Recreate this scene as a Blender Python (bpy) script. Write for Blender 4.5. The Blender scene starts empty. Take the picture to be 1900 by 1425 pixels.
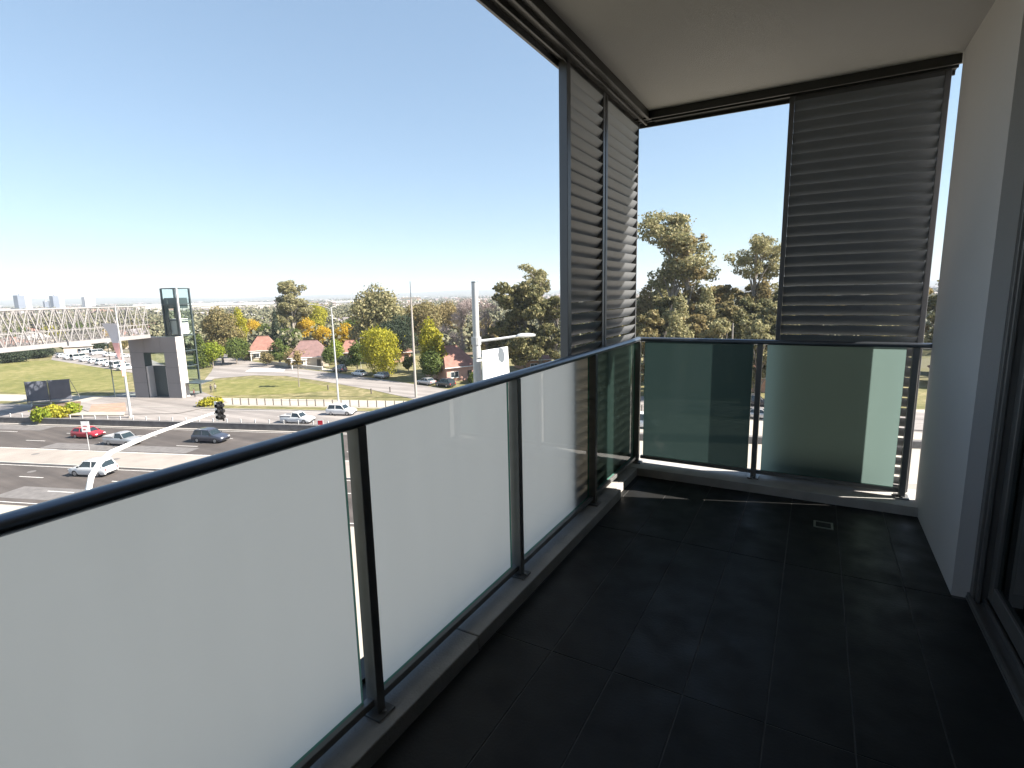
import bpy, bmesh, math, random
import numpy as np
from mathutils import Vector, Matrix

# ------------------------------------------------------------------ camera, sky, sun, exposure
S = bpy.context.scene
COL = S.collection
CAM = Vector((1.19244, -4.11556, 1.42242))
RV = Vector((0.871325, 0.490240, -0.021375))
UV = Vector((-0.063264, 0.155425, 0.985820))
FV = Vector((-0.486611, 0.857617, -0.166440))
cd = bpy.data.cameras.new("camera")
cam = bpy.data.objects.new("camera", cd)
COL.objects.link(cam)
cam.matrix_world = Matrix(((RV.x, UV.x, -FV.x, CAM.x), (RV.y, UV.y, -FV.y, CAM.y), (RV.z, UV.z, -FV.z, CAM.z), (0, 0, 0, 1)))
FPX = 994.2
cd.sensor_width = 36
cd.lens = 36 * FPX / 1900
cd.clip_start = 0.05
cd.clip_end = 40000
S.camera = cam

SUN_EL = math.radians(38)
SUN_AZ = math.radians(19.5)          # from +X towards +Y
W = bpy.data.worlds.new("World")
S.world = W
W.use_nodes = True
nt = W.node_tree
sky = nt.nodes.new("ShaderNodeTexSky")
sky.sky_type = 'NISHITA'
sky.sun_disc = False
sky.sun_elevation = SUN_EL
sky.sun_rotation = math.radians(90) - SUN_AZ
sky.altitude = 50
sky.air_density = 1.0
sky.dust_density = 0.3
sky.ozone_density = 6.0
bg = nt.nodes["Background"]
bg.inputs["Strength"].default_value = 0.097
sg_ = nt.nodes.new("ShaderNodeGamma")
sg_.inputs["Gamma"].default_value = 0.57
nt.links.new(sky.outputs[0], sg_.inputs["Color"])
wb = nt.nodes.new("ShaderNodeVectorMath")       # the camera's white balance
wb.operation = 'MULTIPLY'
wb.inputs[1].default_value = (.92, .955, .955)
nt.links.new(sg_.outputs[0], wb.inputs[0])
nt.links.new(wb.outputs[0], bg.inputs["Color"])

sl = bpy.data.lights.new("sun", 'SUN')
sl.energy = 3.8
sl.angle = math.radians(0.5)
sl.color = (1.0, 0.93, 0.83)
sun = bpy.data.objects.new("sun", sl)
COL.objects.link(sun)
sd = Vector((math.cos(SUN_EL) * math.cos(SUN_AZ), math.cos(SUN_EL) * math.sin(SUN_AZ), math.sin(SUN_EL)))
sun.rotation_euler = sd.to_track_quat('Z', 'Y').to_euler()
S.view_settings.view_transform = 'Standard'
S.view_settings.look = 'None'
S.view_settings.exposure = 2.05
S.view_settings.gamma = 1.0
S.view_settings.use_curve_mapping = False
S.render.engine = 'CYCLES'
cy = S.cycles
cy.use_denoising = True
cy.max_bounces = 8
cy.diffuse_bounces = 4
cy.glossy_bounces = 4
cy.transmission_bounces = 6
cy.transparent_max_bounces = 12
cy.volume_bounces = 0
cy.sample_clamp_indirect = 4.0
cy.caustics_reflective = False
cy.caustics_refractive = False

random.seed(7)
RNG = np.random.default_rng(7)
GZ = -17.2
UD = Vector((0.9467, 0.3221, 0)).normalized()     # along the arterial road
ND = Vector((-UD.y, UD.x, 0))
RH = math.atan2(UD.y, UD.x)


def ray(px, py):
    return FV + RV * ((px - 950) / FPX) + UV * ((712.5 - py) / FPX)


def at(px, py, z=GZ):
    d = ray(px, py)
    return CAM + d * ((z - CAM.z) / d.z)


def z_over(p, py, px=None):
    """height at which a vertical through p reaches image row py"""
    lo, hi = -60.0, 80.0
    for _ in range(50):
        m = (lo + hi) / 2
        d = Vector((p.x, p.y, m)) - CAM
        y = 712.5 - FPX * d.dot(UV) / d.dot(FV)
        if y > py:
            lo = m
        else:
            hi = m
    return lo


def depth(p):
    return (p - CAM).dot(FV)


def rd(s, t, z=GZ):
    """point in road coordinates: s along, t across"""
    return UD * s + ND * t + Vector((0, 0, z))


# ------------------------------------------------------------------ materials
def newmat(name):
    m = bpy.data.materials.new(name)
    m.use_nodes = True
    return m, m.node_tree, m.node_tree.nodes["Principled BSDF"]


def mat(name, col, rough=0.6, metal=0.0, var=0.12, scale=6.0, bump=0.0, bscale=60.0, spec=0.5, coat=0.0, detail=6.0):
    m, t, b = newmat(name)
    L = t.links
    tc = t.nodes.new("ShaderNodeTexCoord")
    n = t.nodes.new("ShaderNodeTexNoise")
    n.inputs["Scale"].default_value = scale
    n.inputs["Detail"].default_value = detail
    L.new(tc.outputs["Object"], n.inputs["Vector"])
    r = t.nodes.new("ShaderNodeMapRange")
    r.inputs["From Min"].default_value = 0.25
    r.inputs["From Max"].default_value = 0.75
    r.inputs["To Min"].default_value = 1 - var
    r.inputs["To Max"].default_value = 1 + var
    L.new(n.outputs["Fac"], r.inputs["Value"])
    mx = t.nodes.new("ShaderNodeVectorMath")
    mx.operation = 'SCALE'
    mx.inputs[0].default_value = col
    L.new(r.outputs[0], mx.inputs["Scale"])
    L.new(mx.outputs[0], b.inputs["Base Color"])
    b.inputs["Roughness"].default_value = rough
    b.inputs["Metallic"].default_value = metal
    b.inputs["Specular IOR Level"].default_value = spec
    b.inputs["Coat Weight"].default_value = coat
    b.inputs["Coat Roughness"].default_value = 0.05
    if bump > 0:
        n2 = t.nodes.new("ShaderNodeTexNoise")
        n2.inputs["Scale"].default_value = bscale
        n2.inputs["Detail"].default_value = 8
        L.new(tc.outputs["Object"], n2.inputs["Vector"])
        bp = t.nodes.new("ShaderNodeBump")
        bp.inputs["Strength"].default_value = bump
        bp.inputs["Distance"].default_value = 0.01
        L.new(n2.outputs["Fac"], bp.inputs["Height"])
        L.new(bp.outputs[0], b.inputs["Normal"])
    return m


def ground_mat(name, cols, scales=(0.05, 0.6, 9.0), rough=0.95):
    """three-colour natural ground built from two noises"""
    m, t, b = newmat(name)
    L = t.links
    g = t.nodes.new("ShaderNodeNewGeometry")
    fs = []
    for i, s in enumerate(scales):
        n = t.nodes.new("ShaderNodeTexNoise")
        n.inputs["Scale"].default_value = s
        n.inputs["Detail"].default_value = 7
        n.inputs["Roughness"].default_value = 0.6
        L.new(g.outputs["Position"], n.inputs["Vector"])
        fs.append(n)
    a = t.nodes.new("ShaderNodeMath")
    a.operation = 'MULTIPLY_ADD'
    a.inputs[1].default_value = 0.5
    L.new(fs[0].outputs["Fac"], a.inputs[0])
    L.new(fs[1].outputs["Fac"], a.inputs[2])
    c = t.nodes.new("ShaderNodeMath")
    c.operation = 'MULTIPLY_ADD'
    c.inputs[1].default_value = 0.35
    L.new(fs[2].outputs["Fac"], c.inputs[0])
    L.new(a.outputs[0], c.inputs[2])
    cr = t.nodes.new("ShaderNodeValToRGB")
    e = cr.color_ramp.elements
    e[0].position = 0.62
    e[0].color = (*cols[0], 1)
    e[1].position = 1.2 if False else 1.0
    e[1].color = (*cols[2], 1)
    x = e.new(0.82)
    x.color = (*cols[1], 1)
    sc = t.nodes.new("ShaderNodeMath")
    sc.operation = 'MULTIPLY'
    sc.inputs[1].default_value = 0.88
    L.new(c.outputs[0], sc.inputs[0])
    L.new(sc.outputs[0], cr.inputs[0])
    L.new(cr.outputs[0], b.inputs["Base Color"])
    b.inputs["Roughness"].default_value = rough
    b.inputs["Specular IOR Level"].default_value = 0.2
    return m


def leaf_mat(name, cols, trans=0.35):
    if name not in ('far_roofs',):
        mean = [sum(c[q] for c in cols) / len(cols) for q in range(3)]
        f = 1.15 if 'gum' in name or 'olive' in name or 'rust' in name else 1.0
        cols = [tuple((c[q] * .62 + mean[q] * .38) * f for q in range(3)) for c in cols]
    m, t, b = newmat(name)
    L = t.links
    g = t.nodes.new("ShaderNodeNewGeometry")
    cr = t.nodes.new("ShaderNodeValToRGB")
    e = cr.color_ramp.elements
    e[0].position = 0.0
    e[0].color = (*cols[0], 1)
    e[1].position = 1.0
    e[1].color = (*cols[-1], 1)
    for i in range(1, len(cols) - 1):
        x = e.new(i / (len(cols) - 1))
        x.color = (*cols[i], 1)
    L.new(g.outputs["Random Per Island"], cr.inputs[0])
    L.new(cr.outputs[0], b.inputs["Base Color"])
    b.inputs["Roughness"].default_value = 0.65
    b.inputs["Specular IOR Level"].default_value = 0.25
    tr = t.nodes.new("ShaderNodeBsdfTranslucent")
    L.new(cr.outputs[0], tr.inputs["Color"])
    mx = t.nodes.new("ShaderNodeMixShader")
    mx.inputs[0].default_value = trans
    L.new(b.outputs[0], mx.inputs[1])
    L.new(tr.outputs[0], mx.inputs[2])
    L.new(mx.outputs[0], t.nodes["Material Output"].inputs["Surface"])
    return m


def frosted(name, col, clear=0.0):
    """the etched face of a pane: scatters what reaches it from behind"""
    m, t, b = newmat(name)
    L = t.links
    t.nodes.remove(b)
    tr = t.nodes.new("ShaderNodeBsdfTranslucent")
    tr.inputs["Color"].default_value = (*col, 1)
    tc = t.nodes.new("ShaderNodeTexCoord")
    nz = t.nodes.new("ShaderNodeTexNoise")
    nz.inputs["Scale"].default_value = 2.2
    nz.inputs["Detail"].default_value = 9
    mp = t.nodes.new("ShaderNodeMapping")
    mp.inputs["Scale"].default_value = (3.0, 3.0, .6)
    L.new(tc.outputs["Object"], mp.inputs[0])
    L.new(mp.outputs[0], nz.inputs["Vector"])
    mr = t.nodes.new("ShaderNodeMapRange")
    mr.inputs["From Min"].default_value = .3
    mr.inputs["From Max"].default_value = .7
    mr.inputs["To Min"].default_value = .975
    mr.inputs["To Max"].default_value = 1.015
    L.new(nz.outputs["Fac"], mr.inputs["Value"])
    vs_ = t.nodes.new("ShaderNodeVectorMath")
    vs_.operation = 'SCALE'
    vs_.inputs[0].default_value = col
    L.new(mr.outputs[0], vs_.inputs["Scale"])
    L.new(vs_.outputs[0], tr.inputs["Color"])
    df = t.nodes.new("ShaderNodeBsdfDiffuse")
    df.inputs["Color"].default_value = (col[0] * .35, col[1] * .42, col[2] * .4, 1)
    mx = t.nodes.new("ShaderNodeMixShader")
    mx.inputs[0].default_value = 0.12
    L.new(tr.outputs[0], mx.inputs[1])
    L.new(df.outputs[0], mx.inputs[2])
    out = mx
    if clear > 0:
        tp = t.nodes.new("ShaderNodeBsdfTransparent")
        tp.inputs["Color"].default_value = (.6, .8, .74, 1)
        m2 = t.nodes.new("ShaderNodeMixShader")
        m2.inputs[0].default_value = clear
        L.new(mx.outputs[0], m2.inputs[1])
        L.new(tp.outputs[0], m2.inputs[2])
        out = m2
    L.new(out.outputs[0], t.nodes["Material Output"].inputs["Surface"])
    return m


def clear_face(name, tint, ior=1.45, rough=0.0):
    m, t, b = newmat(name)
    L = t.links
    t.nodes.remove(b)
    tp = t.nodes.new("ShaderNodeBsdfTransparent")
    tp.inputs["Color"].default_value = (*tint, 1)
    gl = t.nodes.new("ShaderNodeBsdfGlossy")
    gl.inputs["Roughness"].default_value = rough
    fr = t.nodes.new("ShaderNodeFresnel")
    fr.inputs["IOR"].default_value = ior
    mx = t.nodes.new("ShaderNodeMixShader")
    ge = t.nodes.new("ShaderNodeNewGeometry")
    inv = t.nodes.new("ShaderNodeMath")
    inv.operation = 'SUBTRACT'
    inv.inputs[0].default_value = 1.0
    L.new(ge.outputs["Backfacing"], inv.inputs[1])
    ml = t.nodes.new("ShaderNodeMath")
    ml.operation = 'MULTIPLY'
    L.new(fr.outputs[0], ml.inputs[0])
    L.new(inv.outputs[0], ml.inputs[1])
    L.new(ml.outputs[0], mx.inputs[0])
    L.new(tp.outputs[0], mx.inputs[1])
    L.new(gl.outputs[0], mx.inputs[2])
    L.new(mx.outputs[0], t.nodes["Material Output"].inputs["Surface"])
    return m


M = {}
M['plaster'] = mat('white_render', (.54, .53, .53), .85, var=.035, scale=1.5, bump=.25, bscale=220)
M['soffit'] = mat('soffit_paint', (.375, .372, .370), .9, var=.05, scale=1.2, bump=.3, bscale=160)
M['concrete'] = mat('kerb_concrete', (.42, .405, .385), .8, var=.16, scale=9, bump=.35, bscale=120)
M['tile'] = mat('charcoal_tile', (.017, .0173, .0176), .5, var=.3, scale=5, bump=.12, bscale=90, spec=.22)
_t = M['tile'].node_tree
_oi = _t.nodes.new("ShaderNodeObjectInfo")
_r = _t.nodes.new("ShaderNodeMapRange")
_r.inputs["To Min"].default_value = .8
_r.inputs["To Max"].default_value = 1.25
_t.links.new(_oi.outputs["Random"], _r.inputs["Value"])
_v = _t.nodes.new("ShaderNodeVectorMath")
_v.operation = 'SCALE'
_b = _t.nodes["Principled BSDF"]
_t.links.new(_b.inputs["Base Color"].links[0].from_socket, _v.inputs[0])
_t.links.new(_r.outputs[0], _v.inputs["Scale"])
_t.links.new(_v.outputs[0], _b.inputs["Base Color"])
_n = _t.nodes.new("ShaderNodeTexNoise")
_n.inputs["Scale"].default_value = 7
_n.inputs["Detail"].default_value = 8
_t.links.new(_t.nodes["Texture Coordinate"].outputs["Object"], _n.inputs["Vector"])
_r2 = _t.nodes.new("ShaderNodeMapRange")
_r2.inputs["From Min"].default_value = .3
_r2.inputs["From Max"].default_value = .7
_r2.inputs["To Min"].default_value = .36
_r2.inputs["To Max"].default_value = .62
_t.links.new(_n.outputs["Fac"], _r2.inputs["Value"])
_t.links.new(_r2.outputs[0], _b.inputs["Roughness"])
M['grout'] = mat('grout', (.10, .10, .098), .9, var=.2, scale=20)
M['rail'] = mat('dark_rail_paint', (.15, .17, .20), .36, metal=.85, var=.08, scale=14)
M['post'] = mat('post_paint', (.20, .20, .198), .4, metal=.3, var=.08, scale=18)
M['blade'] = mat('louvre_blade_paint', (.195, .205, .22), .42, metal=.1, var=.08, scale=4)
M['stile'] = mat('louvre_frame_paint', (.15, .15, .158), .45, metal=.3, var=.05, scale=4)
M['track'] = mat('track_metal', (.045, .045, .043), .45, metal=.4, var=.1, scale=8)
M['alu'] = mat('grey_aluminium', (.17, .165, .16), .4, metal=.4, var=.06, scale=5)
M['steel'] = mat('drain_steel', (.30, .31, .28), .4, metal=.7, var=.1, scale=20)
M['bolt'] = mat('bolt_steel', (.35, .35, .36), .3, metal=.9, var=.1, scale=20)
M['frost_out'] = frosted('frosted_glass_face', (.80, .735, .69))
M['frost_louvre_shade'] = frosted('louvre_shaded_glass_face', (.235, .325, .31))  # shade of the louvres behind the panes is put into this tint
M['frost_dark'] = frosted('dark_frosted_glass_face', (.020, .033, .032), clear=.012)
M['glass_in'] = clear_face('glass_face', (.93, .97, .955))
M['glass_in_far'] = clear_face('glass_face_far', (.93, .97, .955), ior=1.38, rough=.12)
M['glass_edge'] = mat('glass_edge', (.10, .30, .24), .2, var=.05)
M['door_glass'] = clear_face('door_glass', (.35, .42, .40), ior=2.2)
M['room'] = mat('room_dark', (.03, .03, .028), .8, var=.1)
M['brick_wall'] = mat('facade_render', (.35, .33, .31), .8, var=.08)

M['asphalt'] = mat('asphalt', (.080, .068, .062), .9, var=.18, scale=.35, bump=.2, bscale=30, detail=9)
M['asphalt_old'] = mat('old_asphalt', (.25, .225, .21), .9, var=.15, scale=.25, detail=9)
for _k in ('asphalt', 'asphalt_old'):
    _t = M[_k].node_tree
    _b = _t.nodes["Principled BSDF"]
    _m = _t.nodes.new("ShaderNodeMapping")
    _m.inputs["Rotation"].default_value = (0, 0, -RH)
    _m.inputs["Scale"].default_value = (.012, .55, 1)
    _m2 = _t.nodes.new("ShaderNodeTexNoise")
    _m2.inputs["Scale"].default_value = 1.6
    _m2.inputs["Detail"].default_value = 6
    _t.links.new(_t.nodes["Texture Coordinate"].outputs["Object"], _m.inputs[0])
    _t.links.new(_m.outputs[0], _m2.inputs["Vector"])
    _r = _t.nodes.new("ShaderNodeMapRange")
    _r.inputs["From Min"].default_value = .3
    _r.inputs["From Max"].default_value = .7
    _r.inputs["To Min"].default_value = .72
    _r.inputs["To Max"].default_value = 1.25
    _t.links.new(_m2.outputs["Fac"], _r.inputs["Value"])
    _v = _t.nodes.new("ShaderNodeVectorMath")
    _v.operation = 'SCALE'
    _t.links.new(_b.inputs["Base Color"].links[0].from_socket, _v.inputs[0])
    _t.links.new(_r.outputs[0], _v.inputs["Scale"])
    _t.links.new(_v.outputs[0], _b.inputs["Base Color"])
M['median'] = mat('median_concrete', (.30, .265, .235), .85, var=.14, scale=.5, detail=9)
M['path'] = mat('path_concrete', (.38, .345, .29), .85, var=.10, scale=.5, detail=9)
M['kerb'] = mat('kerb_stone', (.46, .43, .39), .85, var=.12, scale=1.0)
M['line'] = mat('road_paint', (.62, .60, .57), .7, var=.2, scale=3)
M['wallc'] = mat('barrier_concrete', (.15, .14, .135), .85, var=.25, scale=1.4)
M['grass'] = ground_mat('dry_grass', ((.10, .105, .04), (.17, .155, .07), (.30, .25, .14)))
M['lawn'] = ground_mat('green_lawn', ((.11, .12, .035), (.17, .165, .055), (.26, .225, .10)))
M['mulch'] = ground_mat('garden_mulch', ((.12, .08, .05), (.20, .13, .085), (.26, .17, .11)))
M['pave_red'] = mat('red_paving', (.36, .22, .16), .85, var=.2, scale=1.2)
M['white'] = mat('white_paint', (.78, .78, .77), .4, var=.05, scale=2)
M['galv'] = mat('galvanised_pole', (.50, .50, .50), .45, metal=.25, var=.08, scale=3)
M['wood_pole'] = mat('weathered_timber', (.33, .30, .27), .85, var=.2, scale=6)
M['black'] = mat('black_plastic', (.015, .015, .016), .4, var=.1)
M['darkgrey'] = mat('dark_sign_board', (.11, .12, .15), .6, var=.15, scale=.8)
M['bollard'] = mat('bollard_timber', (.13, .11, .10), .8, var=.2)
M['truss'] = mat('truss_white_steel', (.27, .255, .25), .5, var=.08, scale=.6)
M['deck'] = mat('bridge_deck', (.16, .15, .15), .7, var=.15, scale=.6)
M['tower_c'] = mat('tower_panel', (.25, .235, .235), .7, var=.07, scale=.5)
M['tower_w'] = mat('tower_light_panel', (.55, .52, .50), .6, var=.06, scale=.6)
M['tower_f'] = mat('tower_frame', (.07, .09, .095), .45, metal=.4, var=.08)
M['tower_g'] = clear_face('tower_glass', (.93, .975, .965), ior=1.6)
M['red'] = mat('red_paint', (.42, .015, .03), .3, var=.03, coat=.8)
M['banner'] = mat('banner_cloth', (.75, .70, .70), .8, var=.03)
M['banner_red'] = mat('banner_red_cloth', (.66, .36, .34), .8, var=.05)
M['carwhite'] = mat('car_white', (.72, .72, .72), .3, var=.02, coat=.8)
M['carsilver'] = mat('car_silver', (.45, .45, .46), .3, metal=.5, var=.02, coat=.6)
M['carnavy'] = mat('car_slate', (.055, .06, .085), .3, metal=.3, var=.03, coat=.8)
M['cardark'] = mat('car_black', (.02, .022, .028), .3, var=.03, coat=.8)
M['carglass'] = mat('car_glass', (.02, .03, .035), .06, var=.02, spec=.8)
M['tyre'] = mat('tyre_rubber', (.02, .02, .02), .85, var=.1)
M['rim'] = mat('wheel_rim', (.42, .42, .43), .35, metal=.7, var=.05)
M['lamp_f'] = mat('headlamp_glass', (.7, .7, .68), .15, var=.02)
M['lamp_r'] = mat('tail_lamp', (.45, .02, .02), .2, var=.02)
M['tileroof'] = mat('terracotta_roof', (.26, .13, .10), .8, var=.22, scale=1.1)
M['tileroof2'] = mat('brown_tile_roof', (.19, .115, .105), .8, var=.22, scale=1.1)
M['tileroof3'] = mat('grey_tile_roof', (.25, .22, .23), .8, var=.2, scale=1.1)
M['brickc'] = mat('orange_brick', (.46, .27, .19), .85, var=.16, scale=1.6)
M['cream'] = mat('cream_wall', (.55, .47, .38), .8, var=.06, scale=.6)
M['pinkb'] = mat('pink_brick', (.52, .31, .25), .85, var=.14, scale=1.2)
M['pane'] = mat('window_pane', (.04, .05, .06), .1, var=.05, spec=.8)
M['farwhite'] = mat('far_shed_white', (.44, .41, .38), .7, var=.06, scale=.02)
M['fartower'] = mat('far_tower_wall', (.50, .47, .46), .7, var=.05, scale=.05)
M['fartower_d'] = mat('far_tower_dark', (.13, .15, .19), .6, var=.1, scale=.05)
M['skin'] = mat('skin', (.42, .26, .2), .6)
M['cloth_d'] = mat('dark_clothes', (.03, .03, .04), .9)
M['cloth_r'] = mat('maroon_clothes', (.16, .04, .04), .9)
M['bark'] = mat('grey_bark', (.22, .19, .165), .9, var=.3, scale=4)
M['bark_p'] = mat('pale_bark', (.27, .24, .21), .85, var=.25, scale=3)
M['bark_d'] = mat('dark_bark', (.09, .075, .06), .9, var=.3, scale=4)

# foliage palettes
LM = {
    'olive': leaf_mat('olive_leaves', ((0.0853, 0.0853, 0.0388), (0.186, 0.155, 0.0697), (0.31, 0.232, 0.109), (0.155, 0.155, 0.062))),
    'euc': leaf_mat('gum_leaves', ((0.11, 0.12, 0.055), (0.20, 0.20, 0.09), (0.31, 0.275, 0.14), (0.40, 0.34, 0.20))),
    'eucd': leaf_mat('dark_gum_leaves', ((0.0375, 0.0525, 0.024), (0.09, 0.0975, 0.042), (0.18, 0.165, 0.0675), (0.255, 0.21, 0.105))),
    'rust': leaf_mat('rusty_leaves', ((0.15, 0.125, 0.05), (0.24, 0.19, 0.085), (0.32, 0.24, 0.11), (0.22, 0.19, 0.09))),
    'gold': leaf_mat('golden_leaves', ((0.374, 0.242, 0.0165), (0.572, 0.363, 0.022), (0.7, 0.484, 0.044), (0.308, 0.242, 0.033))),
    'yg': leaf_mat('yellow_green_leaves', ((0.127, 0.149, 0.0138), (0.276, 0.276, 0.023), (0.483, 0.425, 0.0403), (0.38, 0.345, 0.0345))),
    'lime': leaf_mat('lime_leaves', ((0.091, 0.143, 0.013), (0.221, 0.286, 0.026), (0.39, 0.403, 0.052))),
    'green': leaf_mat('green_leaves', ((0.045, 0.075, 0.018), (0.105, 0.15, 0.033), (0.195, 0.225, 0.06))),
    'dark': leaf_mat('dark_conifer_needles', ((0.018, 0.03, 0.018), (0.045, 0.0675, 0.0375), (0.09, 0.112, 0.0675))),
    'twig': leaf_mat('grey_twigs', ((.26, .21, .20), (.36, .30, .29), (.44, .36, .33)), trans=.1),
    'far': leaf_mat('far_woods', ((0.075, 0.0825, 0.0525), (0.15, 0.15, 0.09), (0.225, 0.195, 0.12), (0.12, 0.135, 0.075)), trans=0),
    'farroof': leaf_mat('far_roofs', ((.25, .22, .20), (.36, .33, .31), (.25, .15, .11), (.16, .15, .145)), trans=0),
}


# ------------------------------------------------------------------ mesh helpers
class MB:
    def __init__(s):
        s.v = []
        s.f = []
        s.m = []

    def add(s, vs, fs, mi=0):
        o = len(s.v)
        s.v += [tuple(p) for p in vs]
        s.f += [tuple(i + o for i in f) for f in fs]
        s.m += [mi] * len(fs)
        return s

    def box(s, x0, x1, y0, y1, z0, z1, mi=0, face_mi=None):
        vs = [(x0, y0, z0), (x1, y0, z0), (x1, y1, z0), (x0, y1, z0), (x0, y0, z1), (x1, y0, z1), (x1, y1, z1), (x0, y1, z1)]
        fs = [(0, 3, 2, 1), (4, 5, 6, 7), (0, 1, 5, 4), (1, 2, 6, 5), (2, 3, 7, 6), (3, 0, 4, 7)]   # bottom top -y +x +y -x
        o = len(s.v)
        s.v += vs
        for i, f in enumerate(fs):
            s.f.append(tuple(k + o for k in f))
            s.m.append(face_mi[i] if face_mi else mi)
        return s

    def tube(s, pts, rad, n=8, mi=0, cap=True):
        pts = [Vector(p) for p in pts]
        if not hasattr(rad, '__len__'):
            rad = [rad] * len(pts)
        rings = []
        o = len(s.v)
        for i, p in enumerate(pts):
            d = (pts[min(i + 1, len(pts) - 1)] - pts[max(i - 1, 0)]).normalized()
            a = d.cross(Vector((0, 0, 1)) if abs(d.z) < .95 else Vector((1, 0, 0))).normalized()
            b = d.cross(a)
            for k in range(n):
                an = 2 * math.pi * k / n
                s.v.append(tuple(p + (a * math.cos(an) + b * math.sin(an)) * rad[i]))
        for i in range(len(pts) - 1):
            for k in range(n):
                k2 = (k + 1) % n
                s.f.append((o + i * n + k, o + (i + 1) * n + k, o + (i + 1) * n + k2, o + i * n + k2))
                s.m.append(mi)
        if cap:
            s.f.append(tuple(o + k for k in range(n)))
            s.m.append(mi)
            e = o + (len(pts) - 1) * n
            s.f.append(tuple(e + n - 1 - k for k in range(n)))
            s.m.append(mi)
        return s

    def prism(s, poly, z0, z1, mi=0):
        n = len(poly)
        vs = [(x, y, z0) for x, y in poly] + [(x, y, z1) for x, y in poly]
        fs = [tuple(range(n - 1, -1, -1)), tuple(range(n, 2 * n))] + [(i, (i + 1) % n, n + (i + 1) % n, n + i) for i in range(n)]
        return s.add(vs, fs, mi)

    def loft(s, rings, mi=0, cap=True):
        n = len(rings[0])
        o = len(s.v)
        for r in rings:
            s.v += [tuple(p) for p in r]
        for i in range(len(rings) - 1):
            for k in range(n):
                k2 = (k + 1) % n
                s.f.append((o + i * n + k, o + i * n + k2, o + (i + 1) * n + k2, o + (i + 1) * n + k))
                s.m.append(mi)
        if cap:
            s.f.append(tuple(o + n - 1 - k for k in range(n)))
            e = o + (len(rings) - 1) * n
            s.f.append(tuple(e + k for k in range(n)))
            s.m += [mi, mi]
        return s

    def mesh(s, name, mats, smooth=False, bevel=0):
        me = bpy.data.meshes.new(name)
        me.from_pydata(s.v, [], s.f)
        for m in (mats if isinstance(mats, (list, tuple)) else [mats]):
            me.materials.append(m)
        me.polygons.foreach_set("material_index", s.m)
        if bevel > 0:
            bm = bmesh.new()
            bm.from_mesh(me)
            bmesh.ops.bevel(bm, geom=[e for e in bm.edges if len(e.link_faces) == 2 and e.calc_face_angle(0) > .6], offset=bevel, segments=1, affect='EDGES', clamp_overlap=True)
            bm.to_mesh(me)
            bm.free()
        if smooth:
            me.polygons.foreach_set("use_smooth", [True] * len(me.polygons))
            try:
                me.set_sharp_from_angle(angle=math.radians(40))
            except Exception:
                pass
        me.update()
        return me

    def obj(s, name, mats, parent=None, smooth=False, bevel=0, **k):
        return link(name, s.mesh(name, mats, smooth, bevel), parent, **k)


def link(name, me, parent=None, loc=None, rotz=None, label=None, cat=None, group=None, kind=None):
    o = bpy.data.objects.new(name, me)
    COL.objects.link(o)
    if parent is not None:
        o.parent = parent
    if loc is not None:
        o.location = loc
    if rotz is not None:
        o.rotation_euler = (0, 0, rotz)
    if label:
        o["label"] = label
    if cat:
        o["category"] = cat
    if group:
        o["group"] = group
    if kind:
        o["kind"] = kind
    return o


def thing(name, label, cat, loc=(0, 0, 0), rotz=0, group=None):
    return link(name, None, None, loc, rotz, label, cat, group)


def dup(root, loc, rotz, label, group=None, scale=None):
    def cp(o, par):
        c = o.copy()
        COL.objects.link(c)
        if par is not None:
            c.parent = par
        for ch in o.children:
            cp(ch, c)
        return c
    r = cp(root, None)
    r.location = loc
    r.rotation_euler = (0, 0, rotz)
    r["label"] = label
    if group:
        r["group"] = group
    if scale is not None:
        r.scale = scale
    return r


def struct(name, mb, m, **k):
    return mb.obj(name, m, kind='structure', **k)


def sheet(name, pts, z, m, kind='structure', thick=0.0, label=None):
    b = MB()
    if thick:
        b.prism([(p[0], p[1]) for p in pts], z - thick, z)
    else:
        b.add([(p[0], p[1], z) for p in pts], [tuple(range(len(pts)))])
    return b.obj(name, m, kind=kind)


def strip(name, s0, s1, t0, t1, z, m, thick=0.0):
    P = [rd(s0, t0), rd(s1, t0), rd(s1, t1), rd(s0, t1)]
    return sheet(name, P, z, m, thick=thick)


# ------------------------------------------------------------------ balcony
WX = 1.82           # face of the side wall
CH = 2.705          # ceiling
YB = -7.0           # back end of the balcony
LY = -0.66          # where the wide kerb stops

# floor: screed with tiles laid on it, joints left open to the grout
fl = MB().box(-.10, 2.02, YB, .195, -.25, -.0025)
floor = struct('balcony_floor', fl, M['grout'])
xs = [-.0, .09, .35, .605, .863, 1.13, 1.384, 1.64, 1.875]
ys = [YB, -5.955, -4.755, -3.555, -2.355, -1.155, .0]
g = .0026
for i in range(len(xs) - 1):
    for j in range(len(ys) - 1):
        x0, x1 = xs[i] + g, xs[i + 1] - g
        if j == 5 and i == 7:
            x1 = WX
        t = MB().box(x0, x1, ys[j] + g, ys[j + 1] - g, -.005, random.uniform(-.0004, .0003))
        t.obj('tile', M['tile'], floor)
# square floor waste with a steel frame
dr = thing('floor_drain', 'small square steel floor waste set in the dark tiles near the far kerb', 'drain', (1.31, -.545, 0))
f = MB()
a, b_ = .052, .040
for q in ((-a, a, -a, -b_), (-a, a, b_, a), (-a, -b_, -b_, b_), (b_, a, -b_, b_)):
    f.box(*q, -.002, .0035)
f.obj('frame', M['steel'], dr)
MB().box(-.038, .038, -.038, .038, -.003, .0012).obj('grate', M['tile'], dr)

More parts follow.
